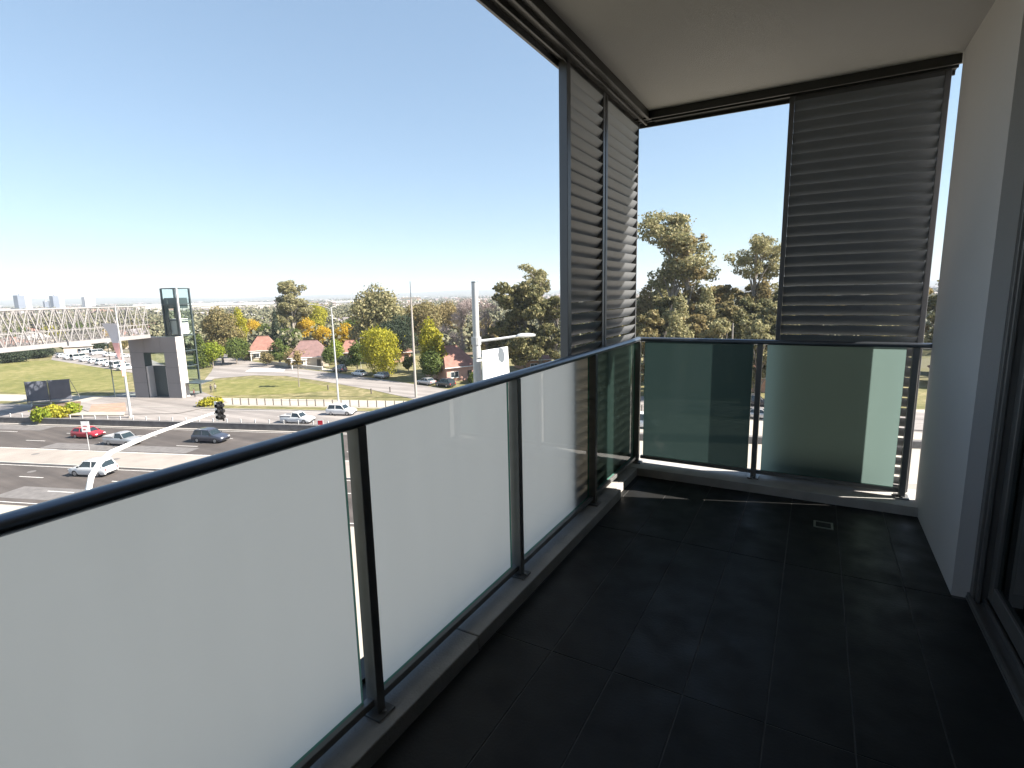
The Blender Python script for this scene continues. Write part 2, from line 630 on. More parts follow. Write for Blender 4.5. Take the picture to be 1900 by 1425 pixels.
# kerbs (upstands) round the edge
kz = .062
k1 = MB().box(-.235, .088, YB, -2.487, -.02, kz)
kerb_a = k1.obj('concrete_kerb', M['concrete'], bevel=.003, kind='structure')
MB().box(-.235, .086, -2.480, LY, -.02, kz).obj('concrete_kerb', M['concrete'], bevel=.003, kind='structure')
MB().box(-.234, .080, -2.487, -2.480, -.02, kz - .008).obj('kerb_joint', M['grout'], kind='structure')
MB().box(-.235, .052, LY, -.155, -.02, kz - .004).obj('concrete_kerb', M['concrete'], bevel=.003, kind='structure')
MB().box(-.235, 1.98, -.155, .20, -.02, kz).obj('concrete_kerb', M['concrete'], bevel=.003, kind='structure')

# slab over (ceiling) and slab under
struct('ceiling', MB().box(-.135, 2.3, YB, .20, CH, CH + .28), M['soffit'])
struct('slab_edge', MB().box(-.236, 2.3, YB, .202, -.55, -.021), M['brick_wall'])

# side wall, its return, lintel over the doors
struct('side_wall', MB().box(WX, 1.90, -1.13, -.015, -.02, CH + .01).box(1.90, 2.3, -1.0, -.015, -.3, CH + .01), M['plaster'])
DOOR_H = 2.52
struct('door_lintel', MB().box(1.885, 2.3, YB, -1.0, DOOR_H, CH + .01), M['plaster'])
struct('end_wall', MB().box(-.15, 2.3, YB - .2, YB, -.3, CH + .3), M['plaster'])

# edge tracks under the ceiling: long side and far side
tr = thing('louvre_track', 'dark twin-groove sliding track under the ceiling along the long open side', 'track', (0, 0, 0))
MB().box(-.125, .045, YB, .12, 2.662, 2.704).obj('backing', M['track'], tr)
for x0, x1, z0 in ((-.128, -.113, 2.630), (-.068, -.056, 2.636), (-.012, .002, 2.640), (.030, .048, 2.650)):
    MB().box(x0, x1, YB, .12 if x0 < .02 else -.005, z0, 2.7045).obj('lip', M['stile'] if x0 < -.1 else M['track'], tr, bevel=.0015)
tr = thing('louvre_track', 'dark sliding track under the ceiling along the short far side', 'track', (0, 0, 0))
MB().box(.05, WX, .02, .195, 2.668, 2.703).obj('backing', M['track'], tr)
for y0, y1, z0 in ((.005, .02, 2.652), (.085, .096, 2.655), (.18, .196, 2.645)):
    MB().box(-.1, WX, y0, y1, z0, 2.704).obj('lip', M['track'], tr, bevel=.0015)


bt = thing('louvre_bottom_track', 'bottom track of the louvres, its dark base added wide to darken the frosted panes', 'track')
MB().box(-.225, -.030, YB, .11, kz + .001, kz + .012).box(-.128, -.120, YB, .11, kz + .012, kz + .03).box(-.044, -.036, YB, .11, kz + .012, kz + .03).obj('channel_and_dark_ledge', M['track'], bt)  # base widened into an unseen dark ledge that darkens the foot of the panes

# louvre screens ---------------------------------------------------
def blade_mesh(L):
    """aerofoil blade of length L along x, centred, chord .074, tilted with its outer (+y) edge down"""
    b = MB()
    prof = [(-.041, 0), (-.022, .0065), (0, .009), (.022, .0065), (.041, 0), (.022, -.0035), (0, -.005), (-.022, -.0035)]
    ca, sa = math.cos(math.radians(54)), math.sin(math.radians(54))
    rings = []
    for x in (-L / 2, L / 2):
        rings.append([(x, p * ca + q * sa, -p * sa + q * ca) for p, q in prof])
    b.loft(rings)
    return b.mesh('blade', M['blade'], smooth=True)


def louvre(label, loc, rotz, L, zt, stiles=(.035, .035), head=.06):
    t = thing('louvre_screen', label, 'louvre screen', loc, rotz, None)
    z0 = .03
    for sx, wd in ((-1, stiles[0]), (1, stiles[1])):
        if wd:
            x = sx * (L / 2 - wd / 2)
            MB().box(x - wd / 2, x + wd / 2, -.025, .025, z0, zt).obj('stile', M['stile'], t, bevel=.002)
    x0, x1 = -L / 2 + stiles[0] + .001, L / 2 - stiles[1] - .001
    MB().box(x0, x1, -.022, .022, zt - .03, zt).obj('top_rail', M['stile'], t, bevel=.002)
    MB().box(x0, x1, -.022, .022, z0, z0 + .03).obj('bottom_rail', M['stile'], t, bevel=.002)
    me = blade_mesh(x1 - x0)
    za, zb = z0 + .066, zt - .062
    nb = round((zb - za) / .0665)
    for k in range(nb + 1):
        link('blade', me, t, ((x0 + x1) / 2, 0, za + (zb - za) * k / nb))
    return t


# long side: two screens (their +y must face outwards, i.e. -X world) -> rotz = +90deg
louvre('louvre screen nearest the open sky, first of the two on the long side', (-.078, -.945, .035), math.radians(90), .61, 2.62, (.05, .04))
louvre('louvre screen at the balcony corner, its far edge caught by sun', (-.078, -.265, .035), math.radians(90), .725, 2.62, (.035, .012))
louvre('wide dark louvre screen on the far side beside the white wall', (1.372, .135, .035), 0, .845, 2.625, (.03, .03))


# balustrade -------------------------------------------------------
ZR = 1.05
PZ = kz + .002


def post(par, x, y, rot):
    """rectangular post with a base plate and two bolts; rot 0: long side across the rail on the X axis run"""
    o = thing_part = None
    b = MB().box(-.025, .025, -.0175, .0175, PZ + .008, ZR - .012)
    p = b.obj('post', M['post'], par, bevel=.002)
    p.location = (x, y, 0)
    p.rotation_euler = (0, 0, rot)
    q = MB().box(-.048, .048, -.038, .038, PZ - .001, PZ + .008).obj('base_plate', M['post'], p, bevel=.001)
    for sx in (-1, 1):
        MB().tube([(sx * .037, 0, PZ + .008), (sx * .037, 0, PZ + .016)], .007, 6).obj('bolt', M['bolt'], p)
    return p


def rail_profile(p0, p1):
    p0, p1 = Vector(p0), Vector(p1)
    d = (p1 - p0).normalized()
    n = Vector((-d.y, d.x, 0))
    rings = []
    for p in (p0, p1):
        ring = []
        for k in range(20):
            a = 2 * math.pi * k / 20
            ring.append(p + n * math.cos(a) * .027 + Vector((0, 0, math.sin(a) * .0185)))
        rings.append(ring)
    return MB().loft(rings)


bal = thing('balustrade', 'long frosted glass balustrade with dark handrail running beside the road view', 'balustrade')
rail_profile((0, YB, ZR), (0, .02, ZR)).obj('handrail', M['rail'], bal, smooth=True)
yposts = [-.012, -.985, -1.99, -2.975, -3.97, -4.97, -5.97]
for i, y in enumerate(yposts):
    post(bal, .0, y - (.012 if i == 0 else 0), 0)
MB().box(-.018, .010, YB, .0, PZ + .030, PZ + .056).obj('bottom_rail', M['post'], bal, bevel=.002)
GX0, GX1 = -.017, -.007
ye = yposts + [YB]
for i in range(len(ye) - 1):
    y1, y0 = ye[i] - .047, ye[i + 1] + .047
    gl = MB().box(GX0, GX1, y0, y1, PZ + .057, ZR - .012, face_mi=[2, 2, 2, 1, 2, 0])
    gl.obj('glass_panel', [M['frost_louvre_shade'] if i == 0 else M['frost_out'], M['glass_in'], M['glass_edge']], bal)
far = thing('balustrade', 'short frosted glass balustrade across the far end of the balcony', 'balustrade')
rail_profile((-.02, .0, ZR), (WX + .02, .0, ZR)).obj('handrail', M['rail'], far, smooth=True)
for x in (.865, 1.748):
    post(far, x, 0, math.radians(90))
MB().box(.03, 1.76, -.008, .016, PZ + .030, PZ + .056).obj('bottom_rail', M['post'], far, bevel=.002)
for x0, x1, mm, lb in ((.048, .822, M['frost_dark'], 'dark green glass pane'), (.910, 1.700, M['frost_louvre_shade'], 'pale frosted glass pane with a sunlit strip')):
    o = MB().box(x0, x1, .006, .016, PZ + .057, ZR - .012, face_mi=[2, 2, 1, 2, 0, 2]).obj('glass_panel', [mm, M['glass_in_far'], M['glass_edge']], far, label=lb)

# sliding doors ----------------------------------------------------
sd_ = thing('sliding_door', 'grey aluminium framed sliding glass door opening off the balcony on the right', 'sliding door')
MB().box(1.872, 2.02, YB, -1.135, -.004, .012).box(1.875, 1.885, YB, -1.135, .012, .030).box(1.925, 1.932, YB, -1.135, .012, .036).box(1.975, 1.982, YB, -1.135, .012, .042).obj('sill_track', M['alu'], sd_)
MB().box(1.885, 2.02, -1.178, -1.132, .012, DOOR_H).box(1.895, 1.91, -1.195, -1.178, .012, DOOR_H - .04).obj('jamb', M['alu'], sd_, bevel=.002)
MB().box(1.885, 2.02, YB, -1.178, DOOR_H - .04, DOOR_H).obj('head', M['alu'], sd_, bevel=.002)
for k, (ya, yb, x) in enumerate(((-1.19, -2.9, 1.95), (-2.85, -4.6, 1.905), (-4.55, -6.3, 1.95))):
    lf = thing_leaf = link('door_leaf', None, sd_)
    w = .062
    MB().box(x - .016, x + .016, ya - w, ya, .045, DOOR_H - .045).box(x - .016, x + .016, yb, yb + w, .045, DOOR_H - .045).obj('stile', M['alu'], lf, bevel=.002)
    MB().box(x - .015, x + .015, yb + w, ya - w, .045, .125).box(x - .015, x + .015, yb + w, ya - w, DOOR_H - .11, DOOR_H - .045).obj('rail', M['alu'], lf, bevel=.002)
    MB().box(x - .004, x + .004, yb + w, ya - w, .125, DOOR_H - .11, face_mi=[1, 1, 1, 1, 1, 0]).obj('pane', [M['door_glass'], M['glass_in']], lf)
# the dim room behind
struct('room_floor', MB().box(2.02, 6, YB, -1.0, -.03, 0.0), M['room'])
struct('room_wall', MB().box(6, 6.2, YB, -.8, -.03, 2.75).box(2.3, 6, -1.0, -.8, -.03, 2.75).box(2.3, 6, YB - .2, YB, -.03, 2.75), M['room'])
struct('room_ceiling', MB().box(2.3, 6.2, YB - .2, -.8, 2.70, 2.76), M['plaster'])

# the apartment building that the balcony belongs to
bd = thing('apartment_building', 'the apartment block the balcony belongs to, rendered storeys below and above', 'building')
MB().box(2.32, 14, -24, -.02, GZ, -.56).box(2.32, 14, -24, -.02, 2.99, 4.6).box(6.25, 14, -24, -.02, -.56, 2.99).obj('wall', M['brick_wall'], bd)
for k in range(1, 6):
    z = -.56 - 2.9 * k
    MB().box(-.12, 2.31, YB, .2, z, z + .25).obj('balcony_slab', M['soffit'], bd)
    MB().box(-.10, -.06, YB, .2, z + .25, z + 1.2).obj('balcony_front', M['frost_out'], bd)
MB().box(2.25, 2.31, -24, .14, GZ, -.57).obj('podium_face', M['brick_wall'], bd)


# ------------------------------------------------------------------ ground, roads
def ground_sheet():
    n = 150
    rr = np.concatenate([[0], np.geomspace(20, 16000, 120)])
    th = np.linspace(0, 2 * math.pi, n, endpoint=False)
    vs = []
    for r in rr:
        for a in th:
            x, y = r * math.cos(a), r * math.sin(a)
            z = GZ - .03
            if r > 600:
                k = min(1, (r - 600) / 1500)
                z += k * (3.0 * math.sin(x / 310 + 1) * math.cos(y / 270) - 3)
            if r > 4500:
                k = min(1, (r - 4500) / 4000)
                z += k * k * (66 + 16 * math.sin(a * 9 + 1) + 10 * math.sin(a * 23 + 2) + 5 * math.sin(a * 61)) 
            vs.append((x, y, z))
    fs = []
    for i in range(len(rr) - 1):
        for k in range(n):
            k2 = (k + 1) % n
            fs.append((i * n + k, (i + 1) * n + k, (i + 1) * n + k2, i * n + k2))
    return MB().add(vs, fs)


def suburb_mat():
    m, t, b = newmat('suburban_ground')
    L = t.links
    g = t.nodes.new("ShaderNodeNewGeometry")
    v = t.nodes.new("ShaderNodeTexVoronoi")
    v.inputs["Scale"].default_value = 1 / 16
    L.new(g.outputs["Position"], v.inputs["Vector"])
    n = t.nodes.new("ShaderNodeTexNoise")
    n.inputs["Scale"].default_value = .012
    n.inputs["Detail"].default_value = 8
    L.new(g.outputs["Position"], n.inputs["Vector"])
    sp = t.nodes.new("ShaderNodeSeparateColor")
    L.new(v.outputs["Color"], sp.inputs[0])
    cr = t.nodes.new("ShaderNodeValToRGB")
    cr.color_ramp.interpolation = 'CONSTANT'
    e = cr.color_ramp.elements
    e[0].color = (.10, .105, .05, 1)
    e[1].position = .80
    e[1].color = (.24, .22, .20, 1)
    for p, c in ((.3, (.14, .13, .07, 1)), (.5, (.075, .085, .045, 1)), (.68, (.16, .145, .10, 1)), (.9, (.27, .17, .13, 1))):
        x = e.new(p)
        x.color = c
    L.new(sp.outputs[0], cr.inputs[0])
    r2 = t.nodes.new("ShaderNodeValToRGB")
    r2.color_ramp.elements[0].position = .4
    r2.color_ramp.elements[0].color = (.085, .09, .045, 1)
    r2.color_ramp.elements[1].position = .62
    r2.color_ramp.elements[1].color = (.14, .13, .085, 1)
    L.new(n.outputs["Fac"], r2.inputs[0])
    mx = t.nodes.new("ShaderNodeMix")
    mx.data_type = 'RGBA'
    mx.inputs[0].default_value = .5
    L.new(r2.outputs[0], mx.inputs[6])
    L.new(cr.outputs[0], mx.inputs[7])
    L.new(mx.outputs[2], b.inputs["Base Color"])
    b.inputs["Roughness"].default_value = 1
    b.inputs["Specular IOR Level"].default_value = 0.1
    return m


M['suburb'] = suburb_mat()
struct('ground', ground_sheet(), M['suburb'])
S0, S1 = -700, 320
strip('verge', S0, S1, 8, 34, GZ + .02, M['path'])
strip('road', S0, S1, 34, 45, GZ + .005, M['asphalt'])
strip('median', S0, S1, 45, 50, GZ + .12, M['median'], thick=.15)
strip('road', S0, S1, 50, 62.5, GZ + .005, M['asphalt'])
strip('planting_strip', S0, S1, 63.0, 66.6, GZ + .10, M['wallc'])
strip('road', S0, S1, 66.6, 75.6, GZ + .006, M['asphalt_old'])
strip('verge', S0, S1, 75.6, 78.2, GZ + .08, M['grass'], thick=.1)
strip('footpath', S0, S1, 78.2, 84.6, GZ + .085, M['path'], thick=.1)
for t0 in (44.85, 50.0, 75.45):
    strip('kerb', S0, S1, t0, t0 + .15, GZ + .14, M['kerb'], thick=.14)
strip('kerb_line', S0, S1, 62.1, 62.45, GZ + .05, M['kerb'], thick=.05)
# grass park beyond the path (big sheet)
sheet('grass', [rd(-330, 84.6), rd(60, 84.6), rd(60, 150), rd(-330, 165)], GZ + .03, M['grass'])
sheet('grass', [at(0, 728), at(60, 733), at(235, 722), at(240, 692), at(120, 668), at(0, 672), at(-300, 690), at(-300, 760)], GZ + .06, M['lawn'])
sheet('grass', [at(395, 735), at(520, 732), at(640, 724), at(560, 708), at(470, 703), at(400, 706)], GZ + .06, M['lawn'])
# lane dashes
for tt, s_off in ((58.0, 2), (54.0, 0), (41.0, 4), (37.6, 0), (71.2, 3)):
    b = MB()
    k = 0
    s = -260 + s_off
    while s < 30:
        P = [rd(s, tt - .07), rd(s + 3.2, tt - .07), rd(s + 3.2, tt + .07), rd(s, tt + .07)]
        z = GZ + .018
        if -110 < s < -25:
            MB().add([(p.x, p.y, z) for p in P], [(0, 1, 2, 3)]).obj('lane_dash', M['line'], kind='structure')
        else:
            b.add([(p.x, p.y, z) for p in P], [(0, 1, 2, 3)])
        s += 12
    b.obj('lane_markings', M['line'], kind='structure')
for tt in (34.6, 44.4, 50.6, 61.6, 75.0):
    strip('edge_line', -300, 100, tt - .06, tt + .06, GZ + .016, M['line'])
# patched asphalt
for s0, s1, t0, t1 in ((-74, -52, 51, 53.4), (-60, -47, 35.5, 38.5), (-95, -84, 59, 61.5)):
    strip('asphalt_patch', s0, s1, t0, t1, GZ + .011, M['wallc'])
for s_, t_ in ((-58.5, 47.6), (-71, 48.2), (-64.4, 42.6), (-55, 56.1)):
    b = MB()
    c = rd(s_, t_, GZ + (.124 if 45 < t_ < 50 else .016))
    b.add([(c.x + .42 * math.cos(q * math.pi / 8), c.y + .42 * math.sin(q * math.pi / 8), c.z) for q in range(16)], [tuple(range(16))])
    b.obj('manhole_cover', M['wallc'], kind='structure')

# low retaining wall between the carriageways, with capping and studs
bw = thing('retaining_wall', 'long low dark retaining wall between the two carriageways', 'wall')
for k in range(60):
    s0 = -260 + 5 * k
    P = [rd(s0 + .02, 62.5), rd(s0 + 4.98, 62.5), rd(s0 + 4.98, 62.95), rd(s0 + .02, 62.95)]
    MB().prism([(p.x, p.y) for p in P], GZ, GZ + .95).obj('wall_panel', M['wallc'], bw)
for k in range(50):
    s = -118 + 2.4 * k
    p = rd(s, 66.0, GZ + .1)
    o = MB().box(-.06, .06, -.06, .06, 0, .62).box(-.08, .08, -.03, .03, .45, .66, 1).obj('guide_post', [M['galv'], M['white']],
         loc=p, rotz=RH, label='short white-tipped guide post in the row beside the far carriageway', cat='post', group='short white guide posts in a row')
# bollards along the pale path
bm_ = MB().prism([(.10 * math.cos(q * math.pi / 4), .10 * math.sin(q * math.pi / 4)) for q in range(8)], 0, 1.15).add(
    [(.08 * math.cos(q * math.pi / 4), .08 * math.sin(q * math.pi / 4), 1.19) for q in range(8)] + [(.10 * math.cos(q * math.pi / 4), .10 * math.sin(q * math.pi / 4), 1.15) for q in range(8)],
    [tuple(range(8))] + [(i, 8 + i, 8 + (i + 1) % 8, (i + 1) % 8) for i in range(8)]).mesh('bollard', M['bollard'])
for k in range(46):
    s = -67 + 1.62 * k
    link('bollard', bm_, None, rd(s, 78.9, GZ + .08), RH, 'short dark timber bollard in the row along the pale footpath', 'bollard', 'dark bollards along the pale footpath')
for px, py in ((609, 724), (689, 731), (724, 728)):
    p = at(px, py)
    MB().box(-.09, .09, -.09, .09, 0, 1.0).box(-.1, .1, -.1, .1, 1.0, 1.06).obj('marker_post', M['bollard'], loc=p, rotz=.3,
        label={609: 'lone dark marker post on the dry grass left of the lamp pole', 689: 'lone short marker post on the grass, middle of three', 724: 'lone marker post on the grass nearest the parked cars'}[px], cat='post')

# side street sweeping away on the far side, with a pale apron
sheet('side_street', [at(372, 715), at(398, 703), at(470, 697), at(530, 698), at(600, 708), at(690, 724), at(800, 748), at(1000, 800), at(1150, 800),
                      at(1150, 745), at(1000, 742), at(850, 726), at(740, 709), at(640, 695), at(540, 683), at(450, 668), at(428, 656), at(408, 656), at(392, 690)], GZ + .075, M['asphalt_old'])
sheet('concrete_apron', [at(455, 690), at(525, 690), at(530, 685), at(470, 683)], GZ + .082, M['line'])
sheet('footpath', [at(525, 681), at(600, 688), at(640, 690), at(600, 683), at(540, 676)], GZ + .09, M['path'])
# forecourt of the lift tower
sheet('forecourt', [at(130, 752), at(180, 770), at(330, 768), at(425, 748), at(372, 726), at(236, 728)], GZ + .09, M['asphalt_old'])
sheet('forecourt_kerb', [at(120, 772), at(230, 772), at(232, 766), at(140, 766)], GZ + .18, M['path'], thick=.2)
sheet('red_paving', [at(165, 766), at(235, 764), at(232, 748), at(170, 752)], GZ + .11, M['pave_red'])
sheet('mulch_bed', [at(55, 785), at(150, 772), at(150, 745), at(60, 752)], GZ + .1, M['mulch'])
sheet('car_park', [at(95, 668), at(245, 692), at(310, 680), at(250, 655), at(100, 654)], GZ + .07, M['asphalt_old'])
# street on the right beyond the building, seen in the gaps of the far balustrade
sheet('street', [(-60, 66 + 8), (60, 84), (60, 96), (-60, 86)], GZ + .09, M['asphalt_old'])
sheet('paved_forecourt', [(-26, 46), (60, 46), (60, 82), (-26, 76)], GZ + .095, M['path'])


# ------------------------------------------------------------------ cars
def car_parts(kind, paint):
    """returns dict name -> mesh; x forward, y left, z up, wheels on z=0"""
    P = {
        'suv': dict(L=4.7, W=1.88, belt=1.08, roof=1.72, hood=1.02, ws=(.95, .35), rear=(-2.05, -1.75), tail=1.05, wr=.36, wb=1.38),
        'hatch': dict(L=4.2, W=1.76, belt=.95, roof=1.46, hood=.88, ws=(.95, .25), rear=(-1.95, -1.45), tail=.98, wr=.31, wb=1.28),
        'sedan': dict(L=4.7, W=1.80, belt=.93, roof=1.44, hood=.88, ws=(.95, .30), rear=(-1.70, -1.05), tail=.98, wr=.32, wb=1.38),
        'ute': dict(L=5.0, W=1.82, belt=1.02, roof=1.66, hood=.98, ws=(1.0, .45), rear=(-.62, -.50), tail=1.02, wr=.35, wb=1.48),
        'van': dict(L=5.0, W=1.92, belt=1.15, roof=2.05, hood=1.12, ws=(1.75, 1.15), rear=(-2.42, -2.35), tail=1.15, wr=.33, wb=1.5),
    }[kind]
    L, Wd, B, R = P['L'], P['W'], P['belt'], P['roof']
    h = L / 2
    w = Wd / 2

    def ring(x, zb, zt, wd, top=.92):
        return [(x, -wd * .90, zb), (x, -wd, zb + .14), (x, -wd, zt - .18), (x, -wd * top, zt), (x, 0, zt + .025),
                (x, wd * top, zt), (x, wd, zt - .18), (x, wd, zb + .14), (x, wd * .90, zb), (x, 0, zb)]
    hd, tl = P['hood'], P['tail']
    rings = [ring(-h, .42, tl - .22, w * .84), ring(-h + .07, .30, tl - .06, w * .95), ring(-h + .35, .25, tl, w),
             ring(-.9, .22, B, w), ring(P['ws'][0], .22, B - .02, w), ring(h - .75, .23, hd - .05, w * .985), ring(h - .25, .26, hd - .16, w * .93), ring(h - .04, .34, hd - .30, w * .80), ring(h, .42, hd - .40, w * .72)]
    body = MB().loft(rings)
    out = {}
    out['body'] = body.mesh('body', paint, smooth=True)
    # greenhouse: glass block with painted roof and pillars
    wb0, wt = w * .90, w * .74
    x_ws0, x_ws1 = P['ws']
    x_r0, x_r1 = P['rear']
    gz0 = B - .03
    glass = MB().add([(x_ws0, -wb0, gz0), (x_ws0, wb0, gz0), (x_r0, wb0, gz0), (x_r0, -wb0, gz0),
                      (x_ws1, -wt, R - .05), (x_ws1, wt, R - .05), (x_r1, wt, R - .05), (x_r1, -wt, R - .05)],
                     [(0, 1, 5, 4), (1, 2, 6, 5), (2, 3, 7, 6), (3, 0, 4, 7), (4, 5, 6, 7)])
    out['windows'] = glass.mesh('windows', M['carglass'])
    rf = MB()
    e = .03
    rr = []
    for x, sc_, z in ((x_ws1 + .06, .96, R - .075), (x_ws1 - .05, 1.0, R - .02), ((x_ws1 + x_r1) / 2, 1.02, R), (x_r1 + .05, 1.0, R - .02), (x_r1 - .05, .96, R - .075)):
        rr.append([(x, -(wt + e) * sc_, z - .03), (x, -(wt + e) * sc_ * .93, z + .025), (x, 0, z + .045), (x, (wt + e) * sc_ * .93, z + .025), (x, (wt + e) * sc_, z - .03), (x, 0, z - .06)])
    rf.loft(rr)
    xm = (x_ws1 + x_r1) / 2 + .05
    for sy in (-1, 1):
        for xa, xb in ((x_ws0, x_ws1), (x_r0, x_r1)) + (((xm, xm),) if kind != 'ute' else ()):
            rf.tube([(xa, sy * (wb0 + .005), gz0), (xb, sy * (wt + .008), R - .05)], .045, 5)
    out['roof'] = rf.mesh('roof', paint, smooth=True)
    bp = MB().box(h - .10, h + .03, -w * .70, w * .70, .32, .44).box(-h - .03, -h + .08, -w * .74, w * .74, .34, .46).box(h - .03, h + .012, -.42, .42, .50, .60)
    out['bumper'] = bp.mesh('bumper', M['black'], bevel=.015)
    hl = MB().box(h - .22, h - .015, -.16, .16, 0, .13)
    out['headlight'] = hl.mesh('headlight', M['lamp_f'], bevel=.02)
    out['taillight'] = MB().box(-.02, .1, -.09, .09, 0, .26).mesh('taillight', M['lamp_r'], bevel=.01)
    r = P['wr']
    ty = MB()
    ty.tube([(0, -.10, 0), (0, -.085, 0), (0, .085, 0), (0, .10, 0)], [r * .86, r, r, r * .86], 16)
    out['tyre'] = ty.mesh('tyre', M['tyre'], smooth=True)
    rm = MB().tube([(0, -.106, 0), (0, .106, 0)], r * .6, 10)
    out['rim'] = rm.mesh('rim', M['rim'])
    arch = MB()
    if kind == 'ute':
        tb = MB()
        for q in ((-h + .06, -.68, -w + .05, -w + .11), (-h + .06, -.68, w - .11, w - .05), (-h + .04, -h + .10, -w + .06, w - .06), (-.72, -.66, -w + .06, w - .06)):
            tb.box(*q, .92, 1.20)
        tb.box(-h + .1, -.72, -w + .11, w - .11, .96, 1.03)
        out['tray'] = tb.mesh('tray', [M['carsilver']], bevel=.01)
    if kind == 'suv':
        out['roof_rail'] = MB().tube([(.1, 0, 0), (.0, 0, .05), (-1.3, 0, .05), (-1.4, 0, 0)], .018, 5).mesh('roof_rail', M['galv'])
    return out, P


PROTO = {}


def car(kind, paintname, pos, rz, label, group=None, z=None):
    key = (kind, paintname)
    if key not in PROTO:
        PROTO[key] = car_parts(kind, M[paintname])
    ms, P = PROTO[key]
    names = {'suv': 'parked_car', 'hatch': 'parked_car', 'sedan': 'parked_car', 'ute': 'pickup_truck', 'van': 'van'}
    cats = {'suv': 'car', 'hatch': 'car', 'sedan': 'car', 'ute': 'pickup truck', 'van': 'van'}
    t = thing('car' if kind not in ('ute', 'van') else names[kind], label, cats[kind], pos, rz, group)
    h, w = P['L'] / 2, P['W'] / 2
    for k in ('body', 'windows', 'roof', 'bumper', 'tray'):
        if k in ms:
            link(k, ms[k], t)
    if 'roof_rail' in ms:
        for sy in (-1, 1):
            link('roof_rail', ms['roof_rail'], t, (0, sy * w * .70, P['roof'] - .005))
    for sy in (-1, 1):
        link('headlight', ms['headlight'], t, (0, sy * w * .66, P['hood'] - .40 + .04))
        link('taillight', ms['taillight'], t, (-h + .015, sy * w * .74, P['tail'] - .40))
        MBm = link('door_mirror', mirror_me, t, (P['ws'][0] - .15, sy * (w + .08), P['belt'] + .02))
        for sx in (-1, 1):
            wh = link('wheel', ms['tyre'], t, (sx * P['wb'], sy * (w - .10), P['wr']))
            link('rim', ms['rim'], wh)
    return t


mirror_me = MB().box(-.07, .07, -.09, .09, -.06, .09).mesh('door_mirror', M['black'], bevel=.02)
ZR_ = GZ + .008


def onroad(px, py):
    p = at(px, py, ZR_)
    return p


R180 = RH + math.pi
car('suv', 'carwhite', onroad(174, 880), R180 + .04, 'white four wheel drive with a dark rear window driving away on the near carriageway')
car('ute', 'carsilver', onroad(230, 824), RH - .05, 'silver pickup truck behind the signal arm, heading right')
car('hatch', 'red', onroad(165, 811), RH, 'red hatchback passing behind the white rectangular sign')
car('suv', 'carnavy', onroad(392, 819), RH - .03, 'dark slate people mover alone on the road, heading right')
car('suv', 'carwhite', onroad(634, 769), RH, 'white four wheel drive on the far carriageway just above the handrail')
car('ute', 'carwhite', onroad(553, 784), RH, 'white pickup truck half hidden behind the low retaining wall')
sr = math.atan2((at(700, 702) - at(630, 692)).y, (at(700, 702) - at(630, 692)).x)
for k, (px, py, kd, pt, lb) in enumerate((
        (630, 689, 'suv', 'carnavy', 'bluish four wheel drive parked first in the row by the lamp pole'),
        (667, 697, 'sedan', 'carwhite', 'white sedan parked under the yellow-green tree'),
        (708, 701, 'hatch', 'carsilver', 'silver hatchback parked beside the yellow-green tree'),
        (791, 713, 'sedan', 'carsilver', 'silver sedan parked just right of the power pole'),
        (826, 717, 'suv', 'cardark', 'black four wheel drive parked in front of the pink brick house'))):
    p = at(px, py, GZ + .08)
    car(kd, pt, p, sr + math.pi, lb, 'cars parked along the side street')
# car park under the bridge
cpl = [(118, 663), (133, 666), (148, 667), (163, 670), (178, 673), (193, 676), (208, 679), (222, 682), (235, 686), (160, 656), (182, 658), (205, 661), (228, 664)]
vv = ['hatch', 'sedan', 'van', 'sedan', 'hatch', 'suv', 'sedan', 'van', 'suv', 'van', 'van', 'sedan', 'hatch']
wh_ = ['leftmost', 'second from the left', 'third from the left', 'fourth from the left', 'fifth from the left', 'sixth from the left', 'seventh from the left', 'second from the right', 'nearest the lift tower']
for k, (px, py) in enumerate(cpl):
    lb = ('white %s in the front row of the car park, %s' % ('van' if vv[k] == 'van' else 'car', wh_[k])) if k < 9 else \
        ('white vehicle in the back row of the car park, %s' % ['leftmost', 'second from the left', 'second from the right', 'rightmost'][k - 9])
    car(vv[k], 'carwhite', at(px, py, GZ + .08), RH + 1.45 + .08 * math.sin(k * 3), lb, 'white vehicles in the car park under the footbridge')
car('van', 'carwhite', at(427, 652, GZ + .08), RH + .9, 'white van parked at the top of the side street')
# street cars seen through the gap
for px, py, kd, pt, lb in ((1402, 752, 'suv', 'cardark', 'dark four wheel drive seen in the gap beside the dark green glass'), (1409, 776, 'sedan', 'carsilver', 'silver sedan seen low in the gap between the glass panels'),
                           (1186, 792, 'van', 'carwhite', 'white van glimpsed beside the corner post'), (1300, 766, 'hatch', 'carsilver', 'hatchback on the street behind the dark green glass pane')):
    car(kd, pt, at(px, py, GZ + .1), .1, lb)


# ------------------------------------------------------------------ lift tower and footbridge
tw_o = at(252, 738)
TW = thing('lift_tower', 'grey panelled lift tower with dark framed glass shaft at the end of the footbridge', 'tower', (tw_o.x, tw_o.y, GZ), RH)
PH = 11.9
X0, X1 = 0, 10.6
ox0, ox1, oz = 3.1, 7.7, 8.9


def panel_grid(par, x0, x1, y0, y1, zs, nx, m, name='panel'):
    for i in range(nx):
        for j in range(len(zs) - 1):
            a, b = x0 + (x1 - x0) * i / nx, x0 + (x1 - x0) * (i + 1) / nx
            MB().box(a + .02, b - .02, y0, y1, zs[j] + .02, zs[j + 1] - .02).obj(name, m, par)


